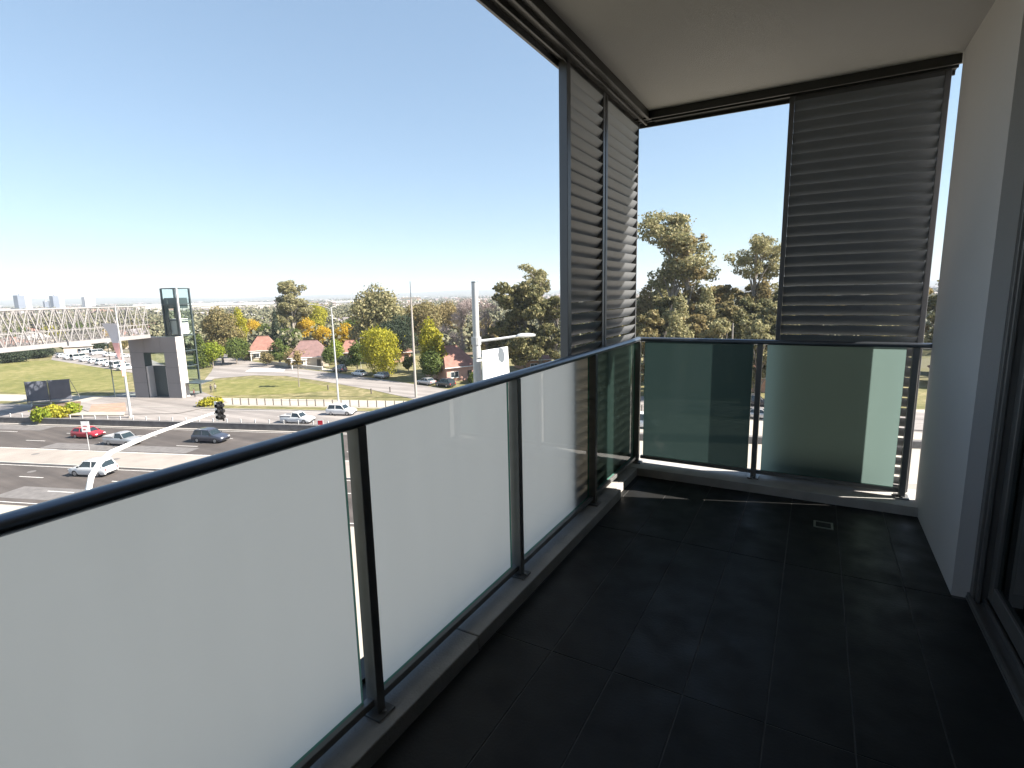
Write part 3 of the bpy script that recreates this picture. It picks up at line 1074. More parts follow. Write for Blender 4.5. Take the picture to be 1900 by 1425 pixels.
MB().box(X0 + .05, ox0 - .05, .06, 1.75, 0, PH - .05).box(ox1 + .05, X1 - .05, .06, 1.75, 0, PH - .05).box(ox0 - .05, ox1 + .05, .06, 1.75, oz + .05, PH - .05).obj('core_wall', M['tower_f'], TW)
panel_grid(TW, X0, ox0, 0, .055, [0, 3, 6, oz], 1, M['tower_c'])
panel_grid(TW, ox1, X1, 0, .055, [0, 3, 6, oz], 1, M['tower_c'])
panel_grid(TW, X0, X1, 0, .055, [oz, PH], 3, M['tower_c'])
for z0, z1 in ((0, 3), (3, 6), (6, oz), (oz, PH)):
    MB().box(X1 - .045, X1 + .01, .06, 1.75, z0 + .02, z1 - .02).obj('sunlit_side_panel', M['tower_w'], TW)  # sunlit side put into the colour, paler than the front panels
MB().box(ox0 - .04, ox0 + .35, .2, 1.6, 0, 6.2).obj('reveal_panel', M['tower_w'], TW)
MB().box(ox1 - .9, ox1 + .02, .9, 1.6, 0, 6.0).obj('reveal_panel', M['tower_w'], TW)
MB().box(ox1 - 1.1, ox1 + .02, 1.0, 1.5, 6.05, oz).obj('reveal_panel', M['tower_g'], TW)
MB().box(ox0 + .36, ox1 - .9, 1.5, 1.7, 0, 6.2).obj('lift_door', M['tower_f'], TW)
MB().box(ox0 + .36, ox1 - .9, 1.4, 1.5, 6.3, oz).obj('clerestory', M['tower_g'], TW)
# glass shaft
gx0, gx1, gy0, gy1, gt = 7.0, 10.4, 1.9, 5.0, 21.0
for x in (gx0, gx1):
    for y in (gy0, gy1):
        MB().box(x - .14, x + .14, y - .14, y + .14, 0, gt).obj('mullion', M['tower_f'] if x < gx1 or y > gy0 else M['tower_w'], TW)
for z in np.arange(3, 21.1, 3.0):
    for a in ((gx0 + .14, gx1 - .14, gy0 - .10, gy0 + .08), (gx0 + .14, gx1 - .14, gy1 - .08, gy1 + .10)):
        MB().box(*a, z - .12, z + .06).obj('transom', M['tower_f'], TW)
    for a in ((gx0 - .10, gx0 + .08, gy0 + .14, gy1 - .14), (gx1 - .08, gx1 + .10, gy0 + .14, gy1 - .14)):
        MB().box(*a, z - .12, z + .06).obj('transom', M['tower_f'], TW)
for k, z in enumerate(np.arange(0, 18.1, 3.0)):
    zz0, zz1 = z + .07, z + 2.87
    MB().box(gx0 + .15, gx1 - .15, gy0 - .01, gy0 + .01, zz0, zz1).obj('glass_pane', M['tower_g'], TW)
    MB().box(gx0 + .15, gx1 - .15, gy1 - .01, gy1 + .01, zz0, zz1).obj('glass_pane', M['tower_g'], TW)
    MB().box(gx0 - .01, gx0 + .01, gy0 + .15, gy1 - .15, zz0, zz1).obj('glass_pane', M['tower_g'], TW)
    MB().box(gx1 - .01, gx1 + .01, gy0 + .15, gy1 - .15, zz0, zz1).obj('glass_pane', M['tower_g'], TW)
MB().box(gx0 + .2, gx1 - .2, gy0 + .32, gy1 - .5, 17.2, 19.2).obj('lift_motor_housing', M['tower_f'], TW)
MB().box(gx0 + .5, gx1 - .5, gy0 + .5, gy1 - .5, 12.2, 15.2).obj('lift_car', M['tower_w'], TW)
MB().box(gx0 + .15, gx0 + .45, gy1 - .8, gy1 - .2, 0.1, 17.5).box(gx0 + .15, gx0 + .95, gy0 + .1, gy0 + .3, 12.0, 19.0).box(gx1 - .9, gx1 - .2, gy0 + .1, gy0 + .3, 12.0, 19.0).obj('guide_frame', M['tower_f'], TW)
MB().box(X1 - .2, X1 + 3.0, 1.0, 4.8, 2.7, 2.85).obj('entrance_canopy', M['tower_f'], TW)

# footbridge: from the tower towards the left foreground
FH = Vector((FV.x, FV.y, 0)).normalized()
RHv = Vector((RV.x, RV.y, 0)).normalized()
bd_ = (FH * -26 + RHv * -4.8).normalized()
p0 = at(304, 738)
p0 = Vector((tw_o.x, tw_o.y, 0)) + UD * 5.0 + ND * .0
BR = thing('footbridge', 'white steel lattice footbridge ending at the lift tower', 'footbridge', (p0.x, p0.y, 0), math.atan2(bd_.y, bd_.x))
zl, zm, zt_ = -5.25, -2.9, .55
BL = 66.0
BWD = 4.2
for sy in (0, -BWD):
    for z, r in ((zl, .13), (zm, .07), (zt_, .12)):
        MB().tube([(0, sy, z), (BL, sy, z)], r, 7).obj('chord', M['truss'], BR)
NP = 34
pl_ = BL / NP
brace_me = MB().tube([(0, 0, zl), (pl_, 0, zt_)], .10, 5).mesh('brace', M['truss'])
brace2_me = MB().tube([(pl_, 0, zl), (0, 0, zt_)], .08, 5).mesh('brace', M['truss'])
vert_me = MB().tube([(0, 0, zl), (0, 0, zt_)], .05, 5).mesh('vertical', M['truss'])
cross_me = MB().tube([(0, 0, 0), (0, -BWD, 0)], .06, 5).mesh('cross_beam', M['truss'])
diag_me = MB().tube([(0, 0, 0), (pl_, -BWD, 0)], .045, 5).mesh('roof_brace', M['truss'])
bal_me = MB()
for k in range(12):
    bal_me.tube([(k * pl_ / 12 + .1, 0, -4.9), (k * pl_ / 12 + .1, 0, -3.75)], .018, 4, cap=False)
bal_me.tube([(0, 0, -3.75), (pl_, 0, -3.75)], .03, 5)
bal_me = bal_me.mesh('railing', M['truss'])
for k in range(NP):
    for sy in (0, -BWD):
        link('brace', brace_me, BR, (k * pl_, sy, 0))
        link('brace', brace2_me, BR, (k * pl_, sy, 0))
        link('vertical', vert_me, BR, (k * pl_, sy, 0))
        r_ = link('railing', bal_me, BR, (k * pl_, sy + (-.25 if sy == 0 else .25), 0))
    link('cross_beam', cross_me, BR, (k * pl_, 0, zt_))
    link('cross_beam', cross_me, BR, (k * pl_, 0, zl + .02))
    link('roof_brace', diag_me, BR, (k * pl_, 0, zt_))
MB().box(0, BL, -BWD + .15, -.15, -5.12, -4.95).obj('deck', M['deck'], BR)
for sy in (.16, -BWD - .24):
    MB().box(0, BL, sy, sy + .08, -5.45, -4.75).obj('fascia', M['truss'], BR)
fine_me = MB()
for q in range(3):
    a_ = pl_ * q / 3
    fine_me.tube([(a_, 0, -4.7), (a_ + pl_ / 3, 0, -2.9)], .035, 4, cap=False).tube([(a_ + pl_ / 3, 0, -4.7), (a_, 0, -2.9)], .035, 4, cap=False)
    fine_me.tube([(a_, 0, -2.9), (a_ + pl_ / 3, 0, .5)], .035, 4, cap=False)
fine_me = fine_me.mesh('lattice', M['truss'])
for k in range(NP):
    for sy in (-.5, -BWD + .5):
        link('lattice', fine_me, BR, (k * pl_, sy, 0))
MB().tube([(BL - 3, -BWD / 2, GZ), (BL - 3, -BWD / 2, zl)], .5, 12).obj('pier', M['tower_c'], BR)
MB().box(-12 * 0 - 5, 8, -BWD / 2 - 1.2, -BWD / 2 + 1.2, zt_ + .13, zt_ + .2).obj('roof_sheet', M['tower_f'], BR)


# ------------------------------------------------------------------ street furniture
def pole_line(p, top, r0, r1, m, par, n=10):
    return MB().tube([(0, 0, 0), (0, 0, top * .5), (0, 0, top)], [r0, (r0 + r1) / 2, r1], n).obj('pole', m, par, smooth=True)


# street lamp with two banners hung on it (left)
p = at(243, 775)
top = z_over(p, 567) - GZ
L1 = thing('street_lamp', 'tall pale street lamp in front of the lift tower carrying a hanging banner', 'street lamp', (p.x, p.y, GZ), RH)
pole_line(p, top, .22, .09, M['galv'], L1)
MB().tube([(0, 0, top - .1), (-1.6, -.2, top + .25)], .05, 6).obj('arm', M['galv'], L1)
MB().box(-2.2, -1.4, -.35, -.05, top + .18, top + .30).obj('lamp_head', M['galv'], L1, bevel=.04)
MB().tube([(0, 0, .0), (0, 0, .35)], .38, 8).obj('base', M['kerb'], L1)
pb = at(231, 690)
d_ = depth(p)
zb0, zb1 = z_over(p, 600), z_over(p, 672)
bn = MB()
hh = zb0 - zb1
ux, wdt = -1.15, -2.9
pts_t = [(-.12, -.12, zb0 - GZ), (-2.75, -.12, zb0 - GZ + .05)]
n_ = 8
vs, fs, mi = [], [], []
for i in range(n_ + 1):
    k = i / n_
    z = zb0 - GZ - hh * k
    wl = (1 - k) ** 1.15 * 2.7 + .12
    for sy in (-.14, -.11):
        vs += [(-.10, sy + .08 * math.sin(k * 7), z), (-.10 - wl, sy + .2 * math.sin(k * 6), z + .05)]
for i in range(n_):
    o = i * 4
    fs += [(o, o + 1, o + 5, o + 4), (o + 2, o + 6, o + 7, o + 3), (o + 1, o + 3, o + 7, o + 5), (o, o + 4, o + 6, o + 2)]
    mi += [0 if i < 4 else 1] * 4
b = MB()
b.v, b.f, b.m = vs, fs, mi
b.obj('banner', [M['banner'], M['banner_red']], L1)
MB().box(.10, .16, -.6, .1, zb1 - GZ - 2.2, zb1 - GZ + .4).obj('red_panel', M['banner_red'], L1)

# street lamp in the middle (620)
p = at(628, 745)
top = z_over(p, 572) - GZ
L2 = thing('street_lamp', 'tall slim street lamp with a long arm to the left, rising above the bollards', 'street lamp', (p.x, p.y, GZ), math.atan2(RHv.y, RHv.x))
pole_line(p, top, .17, .10, M['galv'], L2)
MB().tube([(0, 0, top - .2), (-1.5, 0, top + .45), (-3.2, 0, top + .75)], .05, 6).obj('arm', M['galv'], L2)
MB().box(-4.1, -3.1, -.16, .16, top + .66, top + .80).obj('lamp_head', M['galv'], L2, bevel=.03)
# small street lamp behind grass (669)
p = at(670, 684)
L3 = thing('street_lamp', 'short thin street lamp standing behind the parked white sedan', 'street lamp', (p.x, p.y, GZ), .4)
tp3 = z_over(p, 628) - GZ
pole_line(p, tp3, .08, .05, M['galv'], L3)
MB().tube([(0, 0, tp3), (.6, 0, tp3 + .2)], .04, 6).obj('arm', M['galv'], L3)
MB().box(.5, 1.0, -.1, .1, tp3 + .14, tp3 + .24).obj('lamp_head', M['galv'], L3, bevel=.02)
# thin dark pole by car park (212)
p = at(214, 738)
L4 = thing('street_lamp', 'thin grey lamp post left of the lift tower', 'street lamp', (p.x, p.y, GZ), .4)
tp4 = z_over(p, 638) - GZ
pole_line(p, tp4, .11, .06, M['tower_f'], L4)
MB().box(-.35, .35, -.35, .35, tp4, tp4 + .5).obj('lamp_head', M['galv'], L4, bevel=.08)
# timber power pole with cross-arms
p = at(772, 738)
top = z_over(p, 522) - GZ
L5 = thing('power_pole', 'tall timber power pole with two cross-arms near its top', 'power pole', (p.x, p.y, GZ), math.atan2(RHv.y, RHv.x) + .12)
MB().tube([(0, 0, 0), (0, 0, top * .55), (0, 0, top * .86)], [.24, .19, .15], 9).obj('pole', M['wood_pole'], L5, smooth=True)
MB().tube([(0, 0, top * .86), (0, 0, top)], [.07, .05], 8).obj('mast', M['tower_f'], L5)
for py in (553, 563):
    z = z_over(p, py) - GZ
    MB().box(-1.75, 1.75, -.12, .12, z - .13, z + .13).obj('cross_arm', M['wood_pole'], L5)
    for x in (-1.3, -.7, .7, 1.3):
        MB().tube([(x, 0, z + .08), (x, 0, z + .16), (x, 0, z + .34)], [.03, .09, .06], 6).obj('insulator', M['white'], L5)

# near tall lamp pole with luminaire and white board
q = CAM + ray(884, 640) * 18
L6 = thing('street_lamp', 'nearest tall white pole with a lamp arm to the right, rising over the handrail', 'street lamp', (q.x, q.y, GZ), math.atan2(RHv.y, RHv.x))
top = z_over(q, 524) - GZ
zc = z_over(q, 632) - GZ
MB().tube([(0, 0, 0), (0, 0, top * .5), (0, 0, zc)], [.19, .16, .135], 14).obj('pole', M['galv'], L6, smooth=True)
MB().tube([(0, 0, zc), (0, 0, top)], [.115, .105], 14).obj('upper_pole', M['galv'], L6, smooth=True)
MB().tube([(0, 0, top), (0, 0, top + .03)], [.115, .10], 14).obj('cap', M['tower_f'], L6)
MB().tube([(0, 0, zc - .13), (0, 0, zc + .12)], .165, 14).obj('collar', M['galv'], L6)
MB().tube([(.1, 0, zc - .02), (.8, 0, zc + .05), (1.45, 0, zc + .13)], [.045, .04, .035], 8).obj('arm', M['white'], L6, smooth=True)
MB().loft([[(x, y * w, zc + .13 + z * h) for y, z in ((-1, 0), (-.7, 1), (.7, 1), (1, 0), (.6, -.6), (-.6, -.6))] for x, w, h in ((1.38, .06, .05), (1.5, .11, .075), (1.78, .12, .08), (1.98, .06, .045))]).obj('lamp_head', M['white'], L6, smooth=True)
# white board beside the pole
q1, q2 = CAM + ray(894, 651) * 17.6, CAM + ray(941, 643) * 18.4
ang = math.atan2(q2.y - q1.y, q2.x - q1.x)
wl = (Vector((q2.x, q2.y)) - Vector((q1.x, q1.y))).length
hb = thing('sign_board', 'blank white board on a bracket right of the nearest tall pole', 'sign', (q1.x, q1.y, 0), ang)
MB().add([(0, -.03, -2.6), (wl + .12, -.03, -2.6), (wl, -.03, q2.z), (0, -.03, q1.z), (0, .03, -2.6), (wl + .12, .03, -2.6), (wl, .03, q2.z), (0, .03, q1.z)],
         [(0, 1, 2, 3), (7, 6, 5, 4), (0, 4, 5, 1), (1, 5, 6, 2), (2, 6, 7, 3), (3, 7, 4, 0)]).obj('board', M['white'], hb)
MB().box(-.25, 0, -.02, .02, -.75, -.68).box(-.25, 0, -.02, .02, -2.3, -2.23).obj('bracket', M['galv'], hb)
MB().tube([(wl / 2, .08, GZ), (wl / 2, .08, -.9)], .06, 8).obj('post', M['galv'], hb)

# traffic signal mast arm in the left foreground
e1 = at(398, 766, -7.0)
e0 = at(205, 838, -7.2)
b0 = at(161, 895, -8.9)
TS = thing('traffic_signal', 'white curved traffic signal mast reaching right over the road with a black signal head', 'traffic signal', (b0.x, b0.y, GZ), 0)
o_ = Vector((b0.x, b0.y, GZ))
dh = Vector(((e1 - e0).x, (e1 - e0).y, 0)).normalized()
mb0 = Vector((e0.x, e0.y, 0)) - dh * 1.9
arm = [mb0 + Vector((0, 0, z)) for z in (GZ, -12, -9.6)] + [mb0 + dh * .12 + Vector((0, 0, -8.9)), mb0 + dh * .45 + Vector((0, 0, -8.2)), mb0 + dh * 1.1 + Vector((0, 0, -7.6)), e0 + Vector((0, 0, -.05)),
       e0.lerp(e1, .33) + Vector((0, 0, .1)), e0.lerp(e1, .66) + Vector((0, 0, .08)), e1]
MB().tube([a - o_ for a in arm], [.20, .17, .165, .16, .155, .15, .14, .12, .095, .075], 12).obj('mast', M['white'], TS, smooth=True)
sg = link('signal_head', None, TS, e1 - o_ + Vector((.30, .25, .2)), RH)
MB().box(-.17, .17, -.12, .12, -.75, .62).obj('housing', M['black'], sg, bevel=.02)
MB().box(-.42, -.17, -.02, .02, -.85, .65).obj('backing_board', M['white'], sg)
MB().box(.17, .30, -.02, .02, -.85, .65).obj('backing_board', M['black'], sg)
for z in (-.5, -.07, .36):
    vz = MB()
    vz.tube([(0, -.12, z), (0, -.36, z)], .14, 10, cap=False)
    vz.tube([(.17, 0, z), (.36, 0, z)], .13, 10)
    vz.obj('visor', M['black'], sg)
    MB().tube([(0, -.125, z), (0, -.13, z)], .13, 12).obj('lens', M['darkgrey'], sg)

# white sign on a thin post standing on the median
p = at(166, 836)
sg2 = thing('road_sign', 'white rectangular sign on a thin post standing on the concrete median', 'sign', (p.x, p.y, GZ + .1), math.atan2(RHv.y, RHv.x))
zt2, zb2 = z_over(p, 783) - GZ, z_over(p, 803) - GZ
MB().tube([(0, 0, 0), (0, 0, zb2 + .5)], .045, 6).obj('post', M['galv'], sg2)
wsg = 15 * depth(p) / FPX
MB().box(-wsg / 2, wsg / 2, -.06, -.03, zb2, zt2).obj('plate', M['white'], sg2)
MB().box(-wsg / 2 + .2, -wsg / 2 + .5, -.068, -.061, zb2 + .25, zb2 + .4).box(-wsg / 2 + .2, wsg / 2 - .3, -.068, -.061, zb2 + .7, zb2 + .8).obj('print', M['lamp_r'], sg2)
p = at(595, 792)
sg3 = thing('road_sign', 'small red square sign with a pale border just above the handrail', 'sign', (p.x, p.y, GZ), math.atan2(RHv.y, RHv.x))
za = z_over(p, 779) - GZ
MB().box(-.45, .45, -.03, 0, za - .85, za).obj('plate', M['white'], sg3)
MB().box(-.36, .36, -.04, -.031, za - .76, za - .09).obj('red_face', M['red'], sg3)
MB().tube([(0, .03, 0), (0, .03, za)], .04, 6).obj('post', M['galv'], sg3)

# billboard with two dark boards, seen from behind
p = at(95, 752)
bb = thing('billboard', 'dark double billboard on white legs beside the yellow-green hedge', 'billboard', (p.x, p.y, GZ), math.atan2(RHv.y, RHv.x) + .45)
wd = 66 * depth(p) / FPX
z1, z0 = z_over(p, 706) - GZ, z_over(p, 742) - GZ
for k in (0, 1):
    xa = -wd / 2 + k * wd / 2
    MB().box(xa + .08, xa + wd / 2 - .08, -.1, .1, z0, z1).obj('board', M['darkgrey'], bb, bevel=.03)
    MB().box(xa + .02, xa + .08, -.14, .14, z0 - .1, z1 + .1).obj('frame', M['tower_f'], bb)
MB().box(-wd / 2, wd / 2, -.35, -.14, z0 - .35, z0 - .12).obj('walkway', M['truss'], bb)
for x in (-wd / 2 + .5, 0, wd / 2 - .6):
    MB().tube([(x, .16, 0), (x, .16, z0 + 1.0)], .12, 8).obj('leg', M['white'], bb)
for x in (-wd / 2 + .1, wd / 2 - .1):
    MB().tube([(x, .2, z1), (x + .9, 1.2, z0)], .05, 5).obj('brace', M['truss'], bb)


# people
def person(px, py, label, top_m, leg_m, h=1.72, rz=0.0):
    p = at(px, py, GZ + .09)
    me = bpy.data.meshes.new('body')
    J = [(0, 0, .95), (0, 0, 1.2), (0, 0, 1.42), (0, .01, 1.50), (0, .02, 1.62), (0, .02, 1.70),
         (.10, 0, .90), (.12, .06, .50), (.12, -.02, .08), (.12, .12, .04), (-.10, 0, .90), (-.12, -.10, .50), (-.12, -.28, .12), (-.12, -.16, .05),
         (.20, 0, 1.40), (.26, -.04, 1.12), (.25, .08, .86), (-.20, 0, 1.40), (-.26, .04, 1.12), (-.25, .14, .90)]
    E_ = [(0, 1), (1, 2), (2, 3), (3, 4), (4, 5), (0, 6), (6, 7), (7, 8), (8, 9), (0, 10), (10, 11), (11, 12), (12, 13), (2, 14), (14, 15), (15, 16), (2, 17), (17, 18), (18, 19)]
    Rr = [.14, .13, .12, .05, .095, .08, .10, .07, .045, .04, .10, .07, .045, .04, .06, .045, .035, .06, .045, .035]
    me.from_pydata(J, E_, [])
    o = link('person', me, None, p, rz, label, 'person')
    o.scale = (h / 1.78,) * 3
    sk = o.modifiers.new('skin', 'SKIN')
    for i, r in enumerate(Rr):
        me.skin_vertices[0].data[i].radius = (r, r * .8)
    me.skin_vertices[0].data[0].use_root = True
    su = o.modifiers.new('sub', 'SUBSURF')
    su.levels = su.render_levels = 1
    dg = bpy.context.evaluated_depsgraph_get()
    ev = bpy.data.meshes.new_from_object(o.evaluated_get(dg))
    o.modifiers.clear()
    o.data = ev
    ev.materials.clear()
    for m in (top_m, leg_m, M['skin']):
        ev.materials.append(m)
    for f in ev.polygons:
        z = f.center.z
        f.material_index = 2 if z > 1.47 or (z < .92 and abs(f.center.x) > .2) else (0 if z > .92 else 1)
        f.use_smooth = True
    MB().tube([(0, .0, 1.60), (0, .0, 1.72), (0, .02, 1.80)], [.105, .11, .05], 8).obj('hair', M['cloth_d'], o, smooth=True)


person(392, 729, 'person in dark clothes walking on the path right of the lift tower', M['cloth_d'], M['cloth_d'], rz=1.0)
person(361, 737, 'person in a maroon top standing at the foot of the lift tower', M['cloth_r'], M['cloth_d'], rz=2.5)
person(400, 727, 'person in grey walking behind the one in dark clothes', M['tower_c'], M['cloth_d'], rz=1.2)


# ------------------------------------------------------------------ houses
def house(px, py, wpx, dep_m, wall_h, ridge_py, label, wm, rm, rot=None, chimney=False, porch=False, hip=True):
    p = at(px, py)
    wd = wpx * depth(p) / FPX
    rz = rot if rot is not None else math.atan2(RHv.y, RHv.x) + .3
    zr_ = min(wall_h + 4.0, max(wall_h + 1.5, z_over(p, ridge_py) - GZ))
    t = thing('house', label, 'house', (p.x, p.y, GZ), rz)
    x0, x1, y0, y1 = -wd / 2, wd / 2, 0, dep_m
    MB().box(x0, x1, y0, y1, 0, wall_h).obj('wall', wm, t)
    e = .55
    ym = (y0 + y1) / 2
    hx = min(dep_m / 2, wd * .26)
    rf = MB().add([(x0 - e, y0 - e, wall_h), (x1 + e, y0 - e, wall_h), (x1 + e, y1 + e, wall_h), (x0 - e, y1 + e, wall_h),
                   (x0 + hx, ym, zr_), (x1 - hx, ym, zr_), (x0 - e, y0 - e, wall_h - .14), (x1 + e, y0 - e, wall_h - .14), (x1 + e, y1 + e, wall_h - .14), (x0 - e, y1 + e, wall_h - .14)],
                  [(0, 1, 5, 4), (1, 2, 5), (2, 3, 4, 5), (3, 0, 4), (6, 7, 1, 0), (7, 8, 2, 1), (8, 9, 3, 2), (9, 6, 0, 3), (9, 8, 7, 6)])
    ro = rf.obj('roof', rm, t)
    MB().tube([(x0 + hx, ym, zr_ + .03), (x1 - hx, ym, zr_ + .03)], .12, 6).obj('ridge', rm, ro)
    MB().box(x0 - e - .1, x1 + e + .1, y0 - e - .12, y0 - e - .01, wall_h - .16, wall_h - .02).obj('gutter', M['white'], ro)
    if chimney:
        MB().box(x1 - hx - 1.2, x1 - hx - .4, ym - .9, ym - .2, wall_h, zr_ + .9).obj('chimney', wm, ro)
    n = max(2, int(wd / 3.6))
    for k in range(n):
        xc = x0 + wd * (k + .5) / n
        if k == n // 2:
            d = MB().box(xc - .5, xc + .5, -.04, .02, .1, 2.15).obj('door', M['bark_d'], t)
            MB().box(xc + .32, xc + .4, -.08, -.04, 1.0, 1.1).obj('handle', M['bolt'], d)
        else:
            w_ = MB().box(xc - .95, xc + .95, -.06, .02, .85, 2.15).obj('window', M['white'], t)
            MB().box(xc - .86, xc - .03, -.075, -.061, .93, 2.07).box(xc + .03, xc + .86, -.075, -.061, .93, 2.07).obj('pane', M['pane'], w_)
            MB().box(xc - 1.05, xc + 1.05, -.14, -.061, .77, .85).obj('sill', M['white'], w_)
    for sx, xx in ((-1, x0), (1, x1)):
        w_ = MB().box(min(xx, xx + sx * .05), max(xx, xx + sx * .05), ym - .8, ym + .8, .9, 2.1).obj('window', M['white'], t)
        MB().box(min(xx + sx * .051, xx + sx * .06), max(xx + sx * .051, xx + sx * .06), ym - .7, ym + .7, 1.0, 2.0).obj('pane', M['pane'], w_)
    if porch:
        MB().box(x0 + .4, x0 + wd * .45, -2.2, -e - .14, 2.35, 2.5).obj('porch_roof', M['white'], t)
        for x in (x0 + .6, x0 + wd * .45 - .2):
            MB().box(x - .09, x + .09, -2.1, -1.92, 0, 2.35).obj('porch_post', M['white'], t)
    return t


house(488, 668, 42, 9, 3.0, 616, 'terracotta-roofed cottage with pale walls left of the tall gum tree', M['cream'], M['tileroof'], porch=True)
house(575, 682, 66, 10, 2.9, 629, 'brown-roofed house behind the low pale fence on the side street', M['cream'], M['tileroof2'], porch=True)
house(652, 672, 34, 9, 2.9, 634, 'red-roofed house half hidden left of the yellow-green tree', M['brickc'], M['tileroof'])
house(858, 706, 62, 12, 3.2, 640, 'pink brick house with a hipped roof left of the nearest tall pole', M['pinkb'], M['tileroof'], rot=math.atan2(RHv.y, RHv.x) + .55)
house(745, 672, 36, 9, 2.9, 640, 'house roof between the round tree and the power pole', M['brickc'], M['tileroof'])
house(538, 610, 26, 10, 3.0, 578, 'small terracotta-roofed house far behind the tall gum tree', M['cream'], M['tileroof'])
house(610, 600, 30, 10, 3.0, 585, 'pale-roofed house far behind the middle lamp pole', M['farwhite'], M['farwhite'])
house(1002, 690, 46, 11, 3.0, 650, 'orange brick house under the dark gum tree beside the louvres', M['brickc'], M['tileroof'])
house(1408, 728, 62, 10, 2.8, 682, 'terracotta-roofed house glimpsed in the gap of the far balustrade', M['pinkb'], M['tileroof'], rot=.05)
house(1560, 728, 60, 10, 2.8, 686, 'brick house on the street behind the pale frosted panel', M['brickc'], M['tileroof2'], rot=.05)
house(1768, 722, 40, 10, 2.8, 686, 'house beyond the slot next to the white side wall', M['pinkb'], M['tileroof'], rot=.0)

# low garden walls on the side street
for (xa, ya), (xb, yb), lb in (((497, 676), (535, 680), 'low white garden wall in front of the terracotta cottage'), ((538, 681), (598, 687), 'low pale garden wall in front of the brown-roofed house')):
    a, b2 = at(xa, ya), at(xb, yb)
    d = (b2 - a)
    t = thing('garden_wall', lb, 'wall', (a.x, a.y, GZ), math.atan2(d.y, d.x))
    MB().box(0, d.length, 0, .22, 0, .85).obj('wall', M['cream'], t)
    MB().box(-.05, d.length + .05, -.04, .26, .85, .93).obj('capping', M['white'], t)


# ------------------------------------------------------------------ vegetation
def leaves(lobes, n, size, rng, aspect=1.0, shell=.62, droop=0.0):
    """n leaf clumps (rhombic quads) through the outer volume of ellipsoid lobes (cx,cy,cz,rx,ry,rz)"""
    lob = np.array(lobes, float)
    wgt = (lob[:, 3] * lob[:, 4] + lob[:, 3] * lob[:, 5] + lob[:, 4] * lob[:, 5])
    idx = rng.choice(len(lob), n, p=wgt / wgt.sum())
    d = rng.normal(size=(n, 3))
    d /= np.linalg.norm(d, axis=1)[:, None]
    r = shell + (1 - shell) * rng.random(n) ** .6 + np.abs(rng.normal(size=n)) * .10 + (rng.random(n) < .08) * rng.random(n) * .45
    r *= 1 + .10 * np.sin(d[:, 0] * 9 + idx) * np.cos(d[:, 2] * 8 + idx * 2)
    c = lob[idx, :3] + d * r[:, None] * lob[idx, 3:]
    nrm = d + rng.normal(size=(n, 3)) * .75
    nrm /= np.linalg.norm(nrm, axis=1)[:, None]
    a = np.cross(nrm, rng.normal(size=(n, 3)))
    a /= np.linalg.norm(a, axis=1)[:, None] + 1e-9
    b = np.cross(nrm, a)
    if droop:
        b[:, 2] -= droop
        b /= np.linalg.norm(b, axis=1)[:, None]
    s = size * (.55 + .9 * rng.random(n))
    a *= (s * aspect)[:, None]
    b *= s[:, None]
    V = np.stack([c - a * .5, c - b * .5 + nrm * s[:, None] * .12, c + a * .5, c + b * .5 - nrm * s[:, None] * .12], 1).reshape(-1, 3)
    return V


def quad_mesh(name, V, m):
    n = len(V) // 4
    me = bpy.data.meshes.new(name)
    me.vertices.add(len(V))
    me.vertices.foreach_set("co", V.astype(np.float32).ravel())
    me.loops.add(4 * n)
    me.loops.foreach_set("vertex_index", np.arange(4 * n, dtype=np.int32))
    me.polygons.add(n)
    me.polygons.foreach_set("loop_start", np.arange(0, 4 * n, 4, dtype=np.int32))
    me.materials.append(m)
    me.update(calc_edges=True)
    return me


